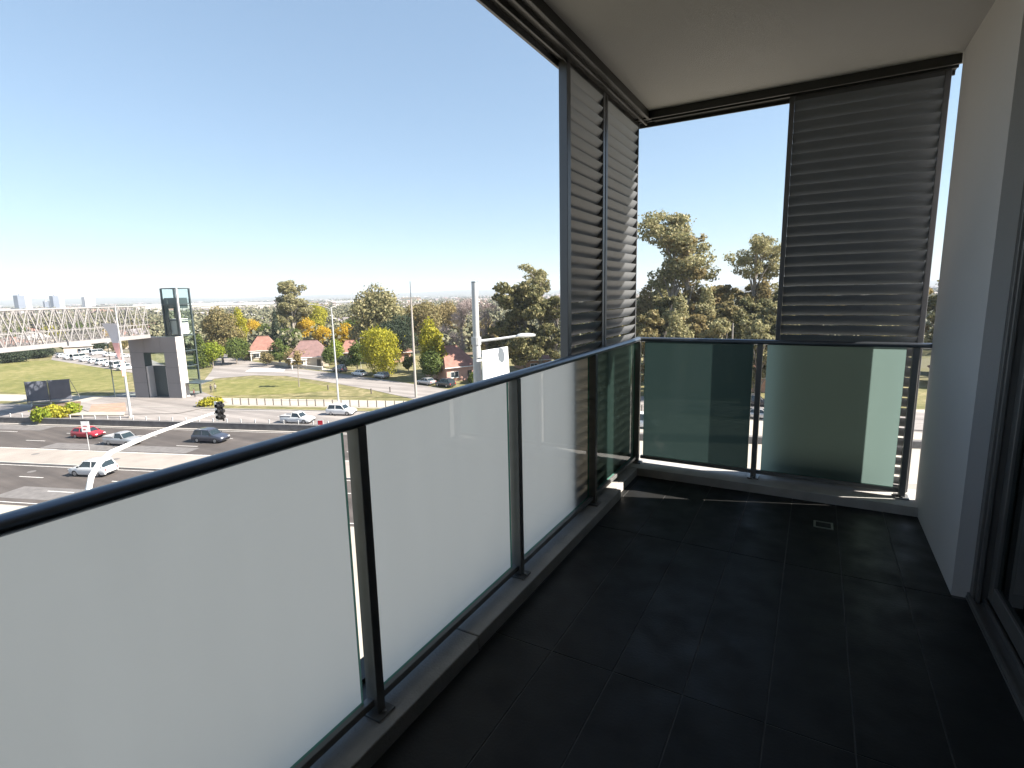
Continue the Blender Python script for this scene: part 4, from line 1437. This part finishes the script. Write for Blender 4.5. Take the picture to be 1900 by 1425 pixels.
def crown_lobes(rng, style, w, h, base):
    """lobes in metres; crown occupies width w, from base to h"""
    L = []
    ch = h - base
    if style == 'round':
        for _ in range(16):
            a, r = rng.random() * 6.28, (rng.random() ** .6) * w * .30
            z = base + ch * (.22 + .58 * rng.random())
            k = 1 - .45 * abs((z - base) / ch - .4)
            s = w * (.17 + .10 * rng.random()) * k
            L.append((r * math.cos(a), r * math.sin(a), z, s, s, s * .8 * min(1, ch / w * 1.1)))
        L.append((0, 0, base + ch * .5, w * .30, w * .30, ch * .36))
        L.append((0, 0, h - ch * .16, w * .17, w * .17, ch * .16))
    elif style == 'gum':
        tufts = []
        for _ in range(12):
            a, r = rng.random() * 6.28, (rng.random() ** .5) * w * .33
            tufts.append((r * math.cos(a), r * math.sin(a), base + ch * (.10 + .80 * rng.random()), w * (.10 + .08 * rng.random())))
        tufts.append((w * .04, 0, h - ch * .15, w * .15))
        tufts.append((-w * .08, w * .05, h - ch * .28, w * .17))
        for (x, y, z, s) in tufts:
            for _ in range(6):
                d = rng.normal(size=3) * s * .62
                q = s * (.30 + .38 * rng.random())
                L.append((x + d[0], y + d[1], min(z + d[2] * .75, h - q * .5), q * 1.2, q * 1.2, q * .85))
    elif style == 'column':
        for k in range(9):
            z = base + ch * (.08 + .84 * k / 8)
            s = w * .42 * (1 - .55 * (k / 8) ** 1.5)
            L.append((rng.normal() * w * .06, rng.normal() * w * .06, z, s, s, ch * .10))
    elif style == 'cone':
        for k in range(10):
            z = base + ch * (.05 + .9 * k / 9)
            s = w * .5 * (1.02 - k / 9) + .25
            L.append((rng.normal() * s * .1, rng.normal() * s * .1, z, s, s, ch * .07))
    elif style == 'weep':
        for _ in range(15):
            a, r = rng.random() * 6.28, (rng.random() ** .6) * w * .34
            z = base + ch * (.15 + .68 * rng.random())
            s = w * (.13 + .07 * rng.random())
            L.append((r * math.cos(a), r * math.sin(a), z, s, s, s * 1.25))
        L.append((0, 0, h - ch * .2, w * .28, w * .28, ch * .2))
    elif style == 'shrub':
        for _ in range(8):
            a, r = rng.random() * 6.28, rng.random() * w * .3
            s = w * (.18 + .12 * rng.random())
            z = base + ch * (.3 + .35 * rng.random())
            L.append((r * math.cos(a), r * math.sin(a), z, s, s, min(s, ch * .4)))
    return L


TM = {}


def tree_meshes(key, style, pal, w, h, base, n, size, bark, trunk_r, seed, **k):
    if key in TM:
        return TM[key]
    rng = np.random.default_rng(seed)
    L = crown_lobes(rng, style, w, h, base)
    cm = quad_mesh('crown', leaves(L, n, size, rng, **k), LM[pal])
    tb = MB()
    topz = base + (h - base) * (.75 if style in ('round', 'gum', 'weep') else .5)
    lean = rng.normal(size=2) * .03 * h
    pts = [(0, 0, -.3), (lean[0] * .3, lean[1] * .3, base * .6), (lean[0] * .6, lean[1] * .6, base + (h - base) * .3), (lean[0], lean[1], topz)]
    tb.tube(pts, [trunk_r * 1.25, trunk_r * .9, trunk_r * .6, trunk_r * .18], 7)
    for q in (L[::5] if style == 'gum' else L[:12]):
        z0 = max(base * .75, q[2] - (h - base) * .38)
        f = min(1, z0 / topz)
        s = Vector((lean[0] * f, lean[1] * f, z0))
        e = Vector(q[:3])
        mid = s.lerp(e, .5) + Vector((0, 0, (e - s).length * .08))
        tb.tube([s, mid, e], [trunk_r * .42, trunk_r * .26, trunk_r * .10], 5)
    trm = tb.mesh('trunk', bark, smooth=True)
    TM[key] = (cm, trm)
    return TM[key]


def tree(px, py, wpx, top, style, pal, label, base_f=.22, dens=1.0, size=.33, bark='bark', name='tree', cat='tree', group=None, pos=None, wh=None, seed=None, trunk=None, **k):
    p = pos if pos is not None else at(px, py)
    if wh:
        w, h = wh
    else:
        w = wpx * depth(p) / FPX
        h = max(1.5, z_over(p, top) - GZ)
    key = (style, pal, round(w, 1), round(h, 1), px, py)
    sd_i = seed if seed is not None else abs(hash((px, py, 3))) % 100000
    area = w * w + 2 * w * (h * (1 - base_f))
    n = area * 21 * dens * (.42 / size) ** 2
    if n > 13000:
        size *= math.sqrt(n / 13000)
    n = int(min(13000, max(900, n)))
    cm, trm = tree_meshes(key, style, pal, w, h, h * base_f, n, size, M[bark], trunk or max(.10, h * .020), sd_i, **k)
    t = thing(name, label, cat, (p.x, p.y, GZ), 0, group)
    link('trunk', trm, t)
    link('crown', cm, t)
    return t


tree(375, 684, 26, 622, 'column', 'green', 'narrow dark tree directly right of the lift tower', .05)
tree(396, 682, 52, 628, 'shrub', 'lime', 'bright lime-green bushy tree right of the lift tower', .02, name='shrub', cat='shrub')
tree(414, 674, 84, 569, 'round', 'olive', 'broad dull olive tree right of the lift tower', .12)
tree(450, 664, 38, 571, 'round', 'yg', 'yellow-green crown just right of the dull olive tree', .1)
tree(440, 676, 50, 622, 'shrub', 'green', 'dark green bush at the foot of the olive tree', .03, name='shrub', cat='shrub')
tree(472, 640, 46, 592, 'round', 'gold', 'golden autumn tree behind the terracotta cottage', .1)
tree(516, 655, 26, 575, 'cone', 'dark', 'narrow dark conifer left of the tall gum', .04)
tree(548, 650, 74, 519, 'gum', 'euc', 'tallest ragged gum tree right of the cottage', .30, 1.1, bark='bark_p')
tree(535, 652, 60, 606, 'shrub', 'green', 'green bushes at the foot of the tall gum', .03, name='shrub', cat='shrub')
tree(569, 648, 42, 584, 'round', 'gold', 'golden autumn tree above the brown roof', .12)
tree(588, 632, 62, 562, 'round', 'yg', 'yellow-green tree behind the golden one', .12)
tree(600, 652, 40, 604, 'round', 'gold', 'smaller golden tree left of the middle lamp pole', .12)
tree(646, 656, 64, 600, 'round', 'gold', 'bright golden tree behind the middle lamp pole', .12)
tree(624, 676, 36, 628, 'round', 'lime', 'green bushy tree behind the first parked car', .06)
tree(556, 680, 60, 642, 'shrub', 'rust', 'brownish bushes in the brown-roofed house garden', .03, name='shrub', cat='shrub')
tree(555, 718, 18, 652, 'gum', 'rust', 'thin sapling with a slim pale trunk on the grass', .55, .5, .3, bark='bark', trunk=.09)
tree(705, 664, 118, 529, 'round', 'euc', 'largest round olive tree behind the yellow-green one', .10, 1.0)
tree(742, 672, 78, 584, 'round', 'dark', 'dark spreading conifer left of the power pole', .10, droop=.3)
tree(712, 696, 92, 612, 'weep', 'yg', 'bright yellow-green drooping tree above the parked cars', .06, 1.15, droop=.9)
tree(664, 688, 36, 632, 'round', 'green', 'dark green tree left of the drooping yellow-green tree', .06)
tree(800, 704, 62, 590, 'round', 'yg', 'yellow-green tree right of the power pole', .08)
tree(800, 706, 58, 642, 'shrub', 'green', 'dark hedge-like bush above the parked silver sedan', .02, name='shrub', cat='shrub')
tree(792, 655, 92, 558, 'round', 'olive', 'olive tree further back between power pole and bare tree', .12)
tree(835, 640, 70, 560, 'round', 'rust', 'rusty brown tree behind the pink brick house', .12)
tree(828, 700, 26, 634, 'round', 'olive', 'small olive tree beside the pink brick house', .12)
tree(862, 690, 90, 552, 'gum', 'twig', 'bare grey winter tree left of the nearest tall pole', .25, 1.1, .5, aspect=.16, shell=.2)
tree(906, 694, 60, 556, 'gum', 'twig', 'bare grey winter tree just right of the nearest tall pole', .25, .9, .5, aspect=.16, shell=.2)
tree(905, 660, 60, 590, 'round', 'rust', 'reddish shrubby tree under the lamp arm', .05)
tree(972, 700, 128, 528, 'gum', 'eucd', 'dark broad gum tree beside the louvre screen', .18, 1.5, bark='bark_d', shell=.4)
tree(940, 694, 70, 590, 'gum', 'eucd', 'lower dark gum under the lamp head', .15, 1.4, shell=.4)
tree(1003, 690, 70, 492, 'gum', 'euc', 'pale sparse gum top beside the louvre edge', .45, .7, bark='bark_p')
tree(1030, 700, 60, 540, 'gum', 'eucd', 'gum tree partly behind the louvre frame', .2, 1.3)
tree(880, 712, 34, 690, 'shrub', 'green', 'low dark shrub below the pink brick house', .02, name='shrub', cat='shrub')
tree(497, 680, 24, 648, 'shrub', 'olive', 'olive bush right of the low white garden wall', .02, name='shrub', cat='shrub')
tree(520, 676, 36, 628, 'round', 'green', 'green garden tree between the terracotta cottage and the brown-roofed house', .06)
tree(462, 668, 26, 642, 'shrub', 'olive', 'olive bush at the left corner of the terracotta cottage', .02, name='shrub', cat='shrub')
tree(612, 682, 34, 640, 'shrub', 'green', 'green bush at the right end of the brown-roofed house', .02, name='shrub', cat='shrub')
tree(642, 684, 24, 655, 'shrub', 'dark', 'dark bush in front of the red-roofed house', .02, name='shrub', cat='shrub')
tree(758, 690, 26, 655, 'shrub', 'green', 'green bush left of the power pole', .02, name='shrub', cat='shrub')
tree(838, 704, 34, 660, 'shrub', 'olive', 'olive bush hiding the corner of the pink brick house', .02, name='shrub', cat='shrub')
tree(660, 640, 60, 590, 'round', 'green', 'green tree behind the bright golden tree', .08)
tree(750, 640, 60, 575, 'round', 'olive', 'olive tree between the largest round tree and the power pole', .08)
tree(494, 644, 40, 600, 'round', 'green', 'green tree behind the terracotta cottage', .08)
# left: hedge, dark shrubs under the bridge
tree(75, 786, 40, 757, 'shrub', 'lime', 'yellow-green hedge bush under the billboard, left one', .0, 1.3, name='shrub', cat='shrub')
tree(105, 778, 44, 752, 'shrub', 'yg', 'yellow-green hedge bush under the billboard, middle one', .0, 1.3, name='shrub', cat='shrub')
tree(134, 768, 34, 748, 'shrub', 'lime', 'yellow-green hedge bush under the billboard, right one', .0, 1.3, name='shrub', cat='shrub')
tree(392, 752, 46, 738, 'shrub', 'yg', 'low yellow-green shrub bed right of the forecourt', .0, 1.2, name='shrub', cat='shrub')
tree(28, 672, 60, 640, 'shrub', 'dark', 'dark shrubs under the footbridge at the left edge', .0, name='shrub', cat='shrub')
tree(75, 664, 66, 640, 'shrub', 'dark', 'dark bushes under the footbridge beside the car park', .0, name='shrub', cat='shrub')
for k, (px, py, w_, tp, pal, lb) in enumerate((
        (135, 655, 50, 628, 'green', 'green tree behind the car park, leftmost'), (180, 652, 56, 622, 'dark', 'dark tree behind the car park, middle'),
        (222, 655, 40, 626, 'olive', 'olive tree behind the car park near the tower'), (205, 640, 30, 606, 'gold', 'small golden tree seen through the bridge lattice'),
        (95, 636, 44, 604, 'yg', 'yellow-green tree seen through the bridge lattice'), (40, 640, 60, 606, 'green', 'green tree seen through the left end of the bridge'),
        (150, 625, 50, 596, 'green', 'green tree far behind the bridge middle'), (250, 628, 40, 598, 'olive', 'olive tree behind the bridge near the tower'))):
    tree(px, py, w_, tp, 'round', pal, lb, .08)

# forest on the right beyond the far balustrade
G1 = 'trees of the wood beyond the far balustrade'
tree(1238, 690, 150, 394, 'gum', 'euc', 'tallest spreading gum rising over the wood beside the corner', .48, .75, .40, bark='bark_p', shell=.35)
tree(1268, 694, 70, 424, 'gum', 'rust', 'tall gum with brownish tufts right of the tallest one', .50, .5, .40, bark='bark_p', shell=.35)
tree(1396, 690, 106, 432, 'gum', 'euc', 'tall sparse gum left of the wide louvre screen', .45, .55, .36, bark='bark_p', shell=.35)
rs = random.Random(5)
row = 0
wl_ = [(1195, 690, 'rust', 532), (1232, 706, 'eucd', 545), (1270, 692, 'rust', 524), (1305, 700, 'euc', 530), (1340, 690, 'olive', 528), (1372, 704, 'eucd', 540), (1408, 692, 'rust', 516), (1440, 698, 'eucd', 522),
       (1210, 730, 'olive', 570), (1250, 740, 'euc', 578), (1292, 726, 'rust', 574), (1330, 736, 'euc', 580), (1368, 730, 'eucd', 572), (1400, 738, 'euc', 584), (1436, 728, 'eucd', 576),
       (1258, 712, 'euc', 548), (1350, 714, 'olive', 550), (1425, 712, 'euc', 545), (1225, 676, 'euc', 512), (1320, 674, 'rust', 520), (1385, 676, 'olive', 512), (1475, 694, 'euc', 524), (1520, 700, 'rust', 520), (1570, 694, 'eucd', 516), (1620, 700, 'euc', 524), (1680, 694, 'rust', 515),
       (1735, 700, 'eucd', 500), (1758, 690, 'euc', 505), (1790, 696, 'rust', 498), (1850, 694, 'euc', 500), (1150, 692, 'euc', 530), (1105, 696, 'eucd', 535), (1065, 690, 'euc', 525)]
order = {}
for q in wl_:
    order.setdefault(('front' if q[1] > 720 else 'back', 'behind the louvres' if (q[0] > 1460 or q[0] < 1185) else 'of the wood'), []).append(q[0])
nth = ['leftmost', 'second from the left', 'third from the left', 'fourth from the left', 'fifth from the left', 'sixth from the left', 'seventh from the left', 'eighth from the left',
       'ninth from the left', 'tenth from the left', 'eleventh from the left', 'twelfth from the left', 'thirteenth from the left', 'fourteenth from the left', 'fifteenth from the left', 'sixteenth from the left']
for k, (px, py, pal, tp) in enumerate(wl_):
    ky = ('front' if py > 720 else 'back', 'behind the louvres' if (px > 1460 or px < 1185) else 'of the wood')
    colw = {'rust': 'rusty brown', 'eucd': 'dark green', 'euc': 'olive', 'olive': 'dull olive'}[pal]
    lab = '%s gum in the %s row %s, %s' % (colw, ky[0], ky[1], nth[sorted(order[ky]).index(px)])
    tree(px, py, 66 + (k * 7) % 20, tp, 'gum' if k % 3 else 'round', pal, lab,
         .08, 1.7, .34, bark='bark_p' if k % 3 == 0 else 'bark', group='gum trees of the wood beyond the far balustrade', shell=.35)
# a slim pale trunk standing forward
p = at(1352, 742)
MB().tube([(0, 0, 0), (.15, .1, 5), (.1, .2, z_over(p, 600) - GZ)], [.22, .17, .11], 7).obj('dead_tree_trunk', M['bark_p'], loc=(p.x, p.y, GZ), label='slim pale bare trunk in front of the wood above the dark glass', cat='tree')


# ------------------------------------------------------------------ distance: suburbs, sheds, tower blocks
def far_house_mesh(roof, wall):
    b = MB().box(-6, 6, -4.5, 4.5, 0, 3, 0)
    b.add([(-6.5, -5, 3), (6.5, -5, 3), (6.5, 5, 3), (-6.5, 5, 3), (-3, 0, 5.4), (3, 0, 5.4)], [(0, 1, 5, 4), (1, 2, 5), (2, 3, 4, 5), (3, 0, 4)], 1)
    b.box(-4.5, -2.7, -4.56, -4.5, 1, 2.2, 2).box(2.5, 4.5, -4.56, -4.5, 1, 2.2, 2).box(-.5, .5, -4.55, -4.5, 0, 2.1, 2)
    return b.mesh('house', [wall, roof, M['pane']])


FHM = [(far_house_mesh(M['tileroof'], M['cream']), 'terracotta-roofed'), (far_house_mesh(M['farwhite'], M['cream']), 'white-roofed'), (far_house_mesh(M['tileroof3'], M['brickc']), 'grey-roofed'), (far_house_mesh(M['farwhite'], M['farwhite']), 'all-white')]
rs = random.Random(11)
nh = 0
while nh < 120:
    px = rs.uniform(-60, 905)
    d_h = 260 * (1 + 3.4 * rs.random() ** 1.6)
    base = ray(px, 560)
    hv = Vector((base.x, base.y, 0)).normalized()
    p = Vector((CAM.x, CAM.y, 0)) + hv * d_h
    tcoord = p.dot(ND)
    if tcoord < 150:
        continue
    me, nm = FHM[rs.choice([0, 1, 1, 2, 3])]
    z = GZ - .1 - (max(0, (p.length - 600) / 1500) * 4)
    o = link('house', me, None, (p.x, p.y, z), rs.uniform(0, 6.28), 'small distant %s house in the suburb beyond the main road' % nm, 'house', 'distant %s houses in the suburb' % nm)
    o.scale = (rs.uniform(.8, 1.3),) * 3
    nh += 1


def scatter(name, n, dmin, dmax, pw, kindm, sz, hgt, box=False, seed=1, fov=(-400, 2200)):
    rng = np.random.default_rng(seed)
    ico = [(0, 0, 1), (.89, 0, .45), (.28, .85, .45), (-.72, .53, .45), (-.72, -.53, .45), (.28, -.85, .45), (.72, .53, -.2), (-.28, .85, -.2), (-.89, 0, -.2), (-.28, -.85, -.2), (.72, -.53, -.2)]
    icf = [(0, 1, 2), (0, 2, 3), (0, 3, 4), (0, 4, 5), (0, 5, 1), (1, 6, 2), (2, 7, 3), (3, 8, 4), (4, 9, 5), (5, 10, 1), (6, 7, 2), (7, 8, 3), (8, 9, 4), (9, 10, 5), (10, 6, 1)]
    bx = [(-1, -1, 0), (1, -1, 0), (1, 1, 0), (-1, 1, 0), (-1, -.1, 1), (1, -.1, 1)]
    bf = [(0, 1, 5, 4), (2, 3, 4, 5), (1, 2, 5), (3, 0, 4)]
    V, Fc = [], []
    base = np.array(bx if box else ico, float)
    fc = bf if box else icf
    k = 0
    while k < n:
        px = rng.uniform(*fov)
        dd = dmin * (dmax / dmin) ** (rng.random() ** pw)
        r = ray(px, 560)
        h = Vector((r.x, r.y, 0)).normalized()
        x, y = CAM.x + h.x * dd, CAM.y + h.y * dd
        if -UD.y * x + UD.x * y < 150:
            k += 1
            continue
        R_ = math.hypot(x, y)
        z = GZ - .03
        if R_ > 600:
            z += min(1, (R_ - 600) / 1500) * (3.0 * math.sin(x / 310 + 1) * math.cos(y / 270) - 3)
        if R_ > 4500:
            a = math.atan2(y, x)
            kk = min(1, (R_ - 4500) / 4000)
            z += kk * kk * (66 + 16 * math.sin(a * 9 + 1) + 10 * math.sin(a * 23 + 2) + 5 * math.sin(a * 61))
        s = sz * (.6 + .8 * rng.random()) * (1 + dd / 2500)
        hh = hgt * (.6 + .8 * rng.random())
        v = base * np.array([s, s, hh]) * (1 + .25 * rng.normal(size=base.shape) * (0 if box else 1))
        th = rng.random() * 6.28
        c, s_ = math.cos(th), math.sin(th)
        o = len(V)
        for q in v:
            V.append((x + q[0] * c - q[1] * s_, y + q[0] * s_ + q[1] * c, z + q[2] + (0 if box else hh * .25)))
        for f_ in fc:
            Fc.append(tuple(i + o for i in f_))
        k += 1
    MB().add(V, Fc).obj(name, kindm, kind='stuff', label=None)


def far_woods(name, n, dmin, dmax, per, pw, seed, fov=(-350, 2250)):
    rng = np.random.default_rng(seed)
    out = []
    for _ in range(n):
        px = rng.uniform(*fov)
        dd = dmin * (dmax / dmin) ** (rng.random() ** pw)
        r = ray(px, 560)
        h = Vector((r.x, r.y, 0)).normalized()
        x, y = CAM.x + h.x * dd, CAM.y + h.y * dd
        if -UD.y * x + UD.x * y < 158 or (dd < 420 and px < 270):
            continue
        R_ = math.hypot(x, y)
        z = GZ - .03
        if R_ > 600:
            z += min(1, (R_ - 600) / 1500) * (3.0 * math.sin(x / 310 + 1) * math.cos(y / 270) - 3)
        w = rng.uniform(6, 12) * (1 + dd / 4000)
        hh = rng.uniform(5, 10.5)
        L = [(x + rng.normal() * w * .22, y + rng.normal() * w * .22, z + hh * rng.uniform(.35, .7), w * .32, w * .32, hh * .33) for _ in range(4)]
        out.append(leaves(L, per, .9 + dd / 900, rng))
    quad_mesh_o = quad_mesh(name, np.concatenate(out), LM['far'])
    link(name, quad_mesh_o, None, kind='stuff')


far_woods('distant_woods', 3200, 175, 800, 130, .9, 3)
far_woods('distant_woods', 4500, 700, 6500, 26, .9, 6)
scatter('distant_roofs', 1500, 600, 6000, .8, LM['farroof'], 8.0, 5.0, box=True, seed=4)

# long white sheds on the plain
for k, (px, dd, ln, hh, lb) in enumerate(((440, 1150, 120, 9, 'long white shed on the plain right of the lift tower'), (385, 1300, 90, 10, 'white industrial shed right beside the lift tower top'),
                                      (490, 1400, 90, 8, 'pale shed just left of the tall gum'), (655, 1250, 70, 8, 'pale shed between the gum and the round tree'), (300, 1500, 110, 9, 'white shed behind the tower top'))):
    r = ray(px, 560)
    h = Vector((r.x, r.y, 0)).normalized()
    p = Vector((CAM.x, CAM.y, 0)) + h * dd
    t = thing('industrial_shed', lb, 'shed', (p.x, p.y, GZ - 5), math.atan2(h.y, h.x) + math.pi / 2)
    MB().box(-ln / 2, ln / 2, -18, 18, 0, hh + 5).obj('wall', M['farwhite'], t)
    MB().add([(-ln / 2 - 1, -19, hh + 5), (ln / 2 + 1, -19, hh + 5), (ln / 2 + 1, 19, hh + 5), (-ln / 2 - 1, 19, hh + 5), (-ln / 2 - 1, 0, hh + 7.5), (ln / 2 + 1, 0, hh + 7.5)], [(0, 1, 5, 4), (2, 3, 4, 5), (1, 2, 5), (3, 0, 4)]).obj('roof', M['white'], t)

# tower blocks on the horizon
for px0, px1, pyt, lb, dark in ((28, 56, 548, 'leftmost and widest of the far tower blocks, with a dark left face', 1), (80, 91, 559, 'smallest dark far tower block, second from the left', 2), (94, 118, 549, 'third far tower block with dark left and pale right face', 1), (153, 176, 551, 'rightmost far tower block, pale with dark edge', 0)):
    DD = 2600
    r = ray((px0 + px1) / 2, 560)
    h = Vector((r.x, r.y, 0)).normalized()
    p = Vector((CAM.x, CAM.y, 0)) + h * DD
    wd = (px1 - px0) * depth(Vector((p.x, p.y, 0))) / FPX
    zt = z_over(p, pyt) - (GZ - 6)
    wd *= .75
    t = thing('tower_block', lb, 'tower block', (p.x, p.y, GZ - 6), math.atan2(-h.x, h.y) + .5)
    MB().box(-wd / 2, wd * .05, -wd * .3, wd * .3, 0, zt).obj('wall', M['fartower_d'] if dark else M['fartower'], t)
    MB().box(wd * .05, wd / 2, -wd * .28, wd * .28, 0, zt * .985).obj('wall', M['fartower'] if dark < 2 else M['fartower_d'], t)
    nfl = 14
    for k in range(nfl):
        z = zt * (k + .4) / nfl
        MB().box(wd * .10, wd * .47, -wd * .28 - .4, -wd * .28 - .01, z, z + zt / nfl * .45).obj('window_band', M['fartower_d'], t)
    MB().box(-wd * .2, wd * .1, -wd * .1, wd * .1, zt + .01, zt + 4).obj('plant_room', M['fartower'], t)

# far hills' air
HB = 9500
hz = MB().box(-HB, HB, -HB, HB, GZ - 26, 130)
vm = bpy.data.materials.new('air')
vm.use_nodes = True
vt = vm.node_tree
vt.nodes.remove(vt.nodes["Principled BSDF"])
pv = vt.nodes.new("ShaderNodeVolumePrincipled")
pv.inputs["Color"].default_value = (.80, .88, 1.0, 1)
pv.inputs["Density"].default_value = .00013
vt.links.new(pv.outputs[0], vt.nodes["Material Output"].inputs["Volume"])
hz.obj('haze', vm, kind='stuff')
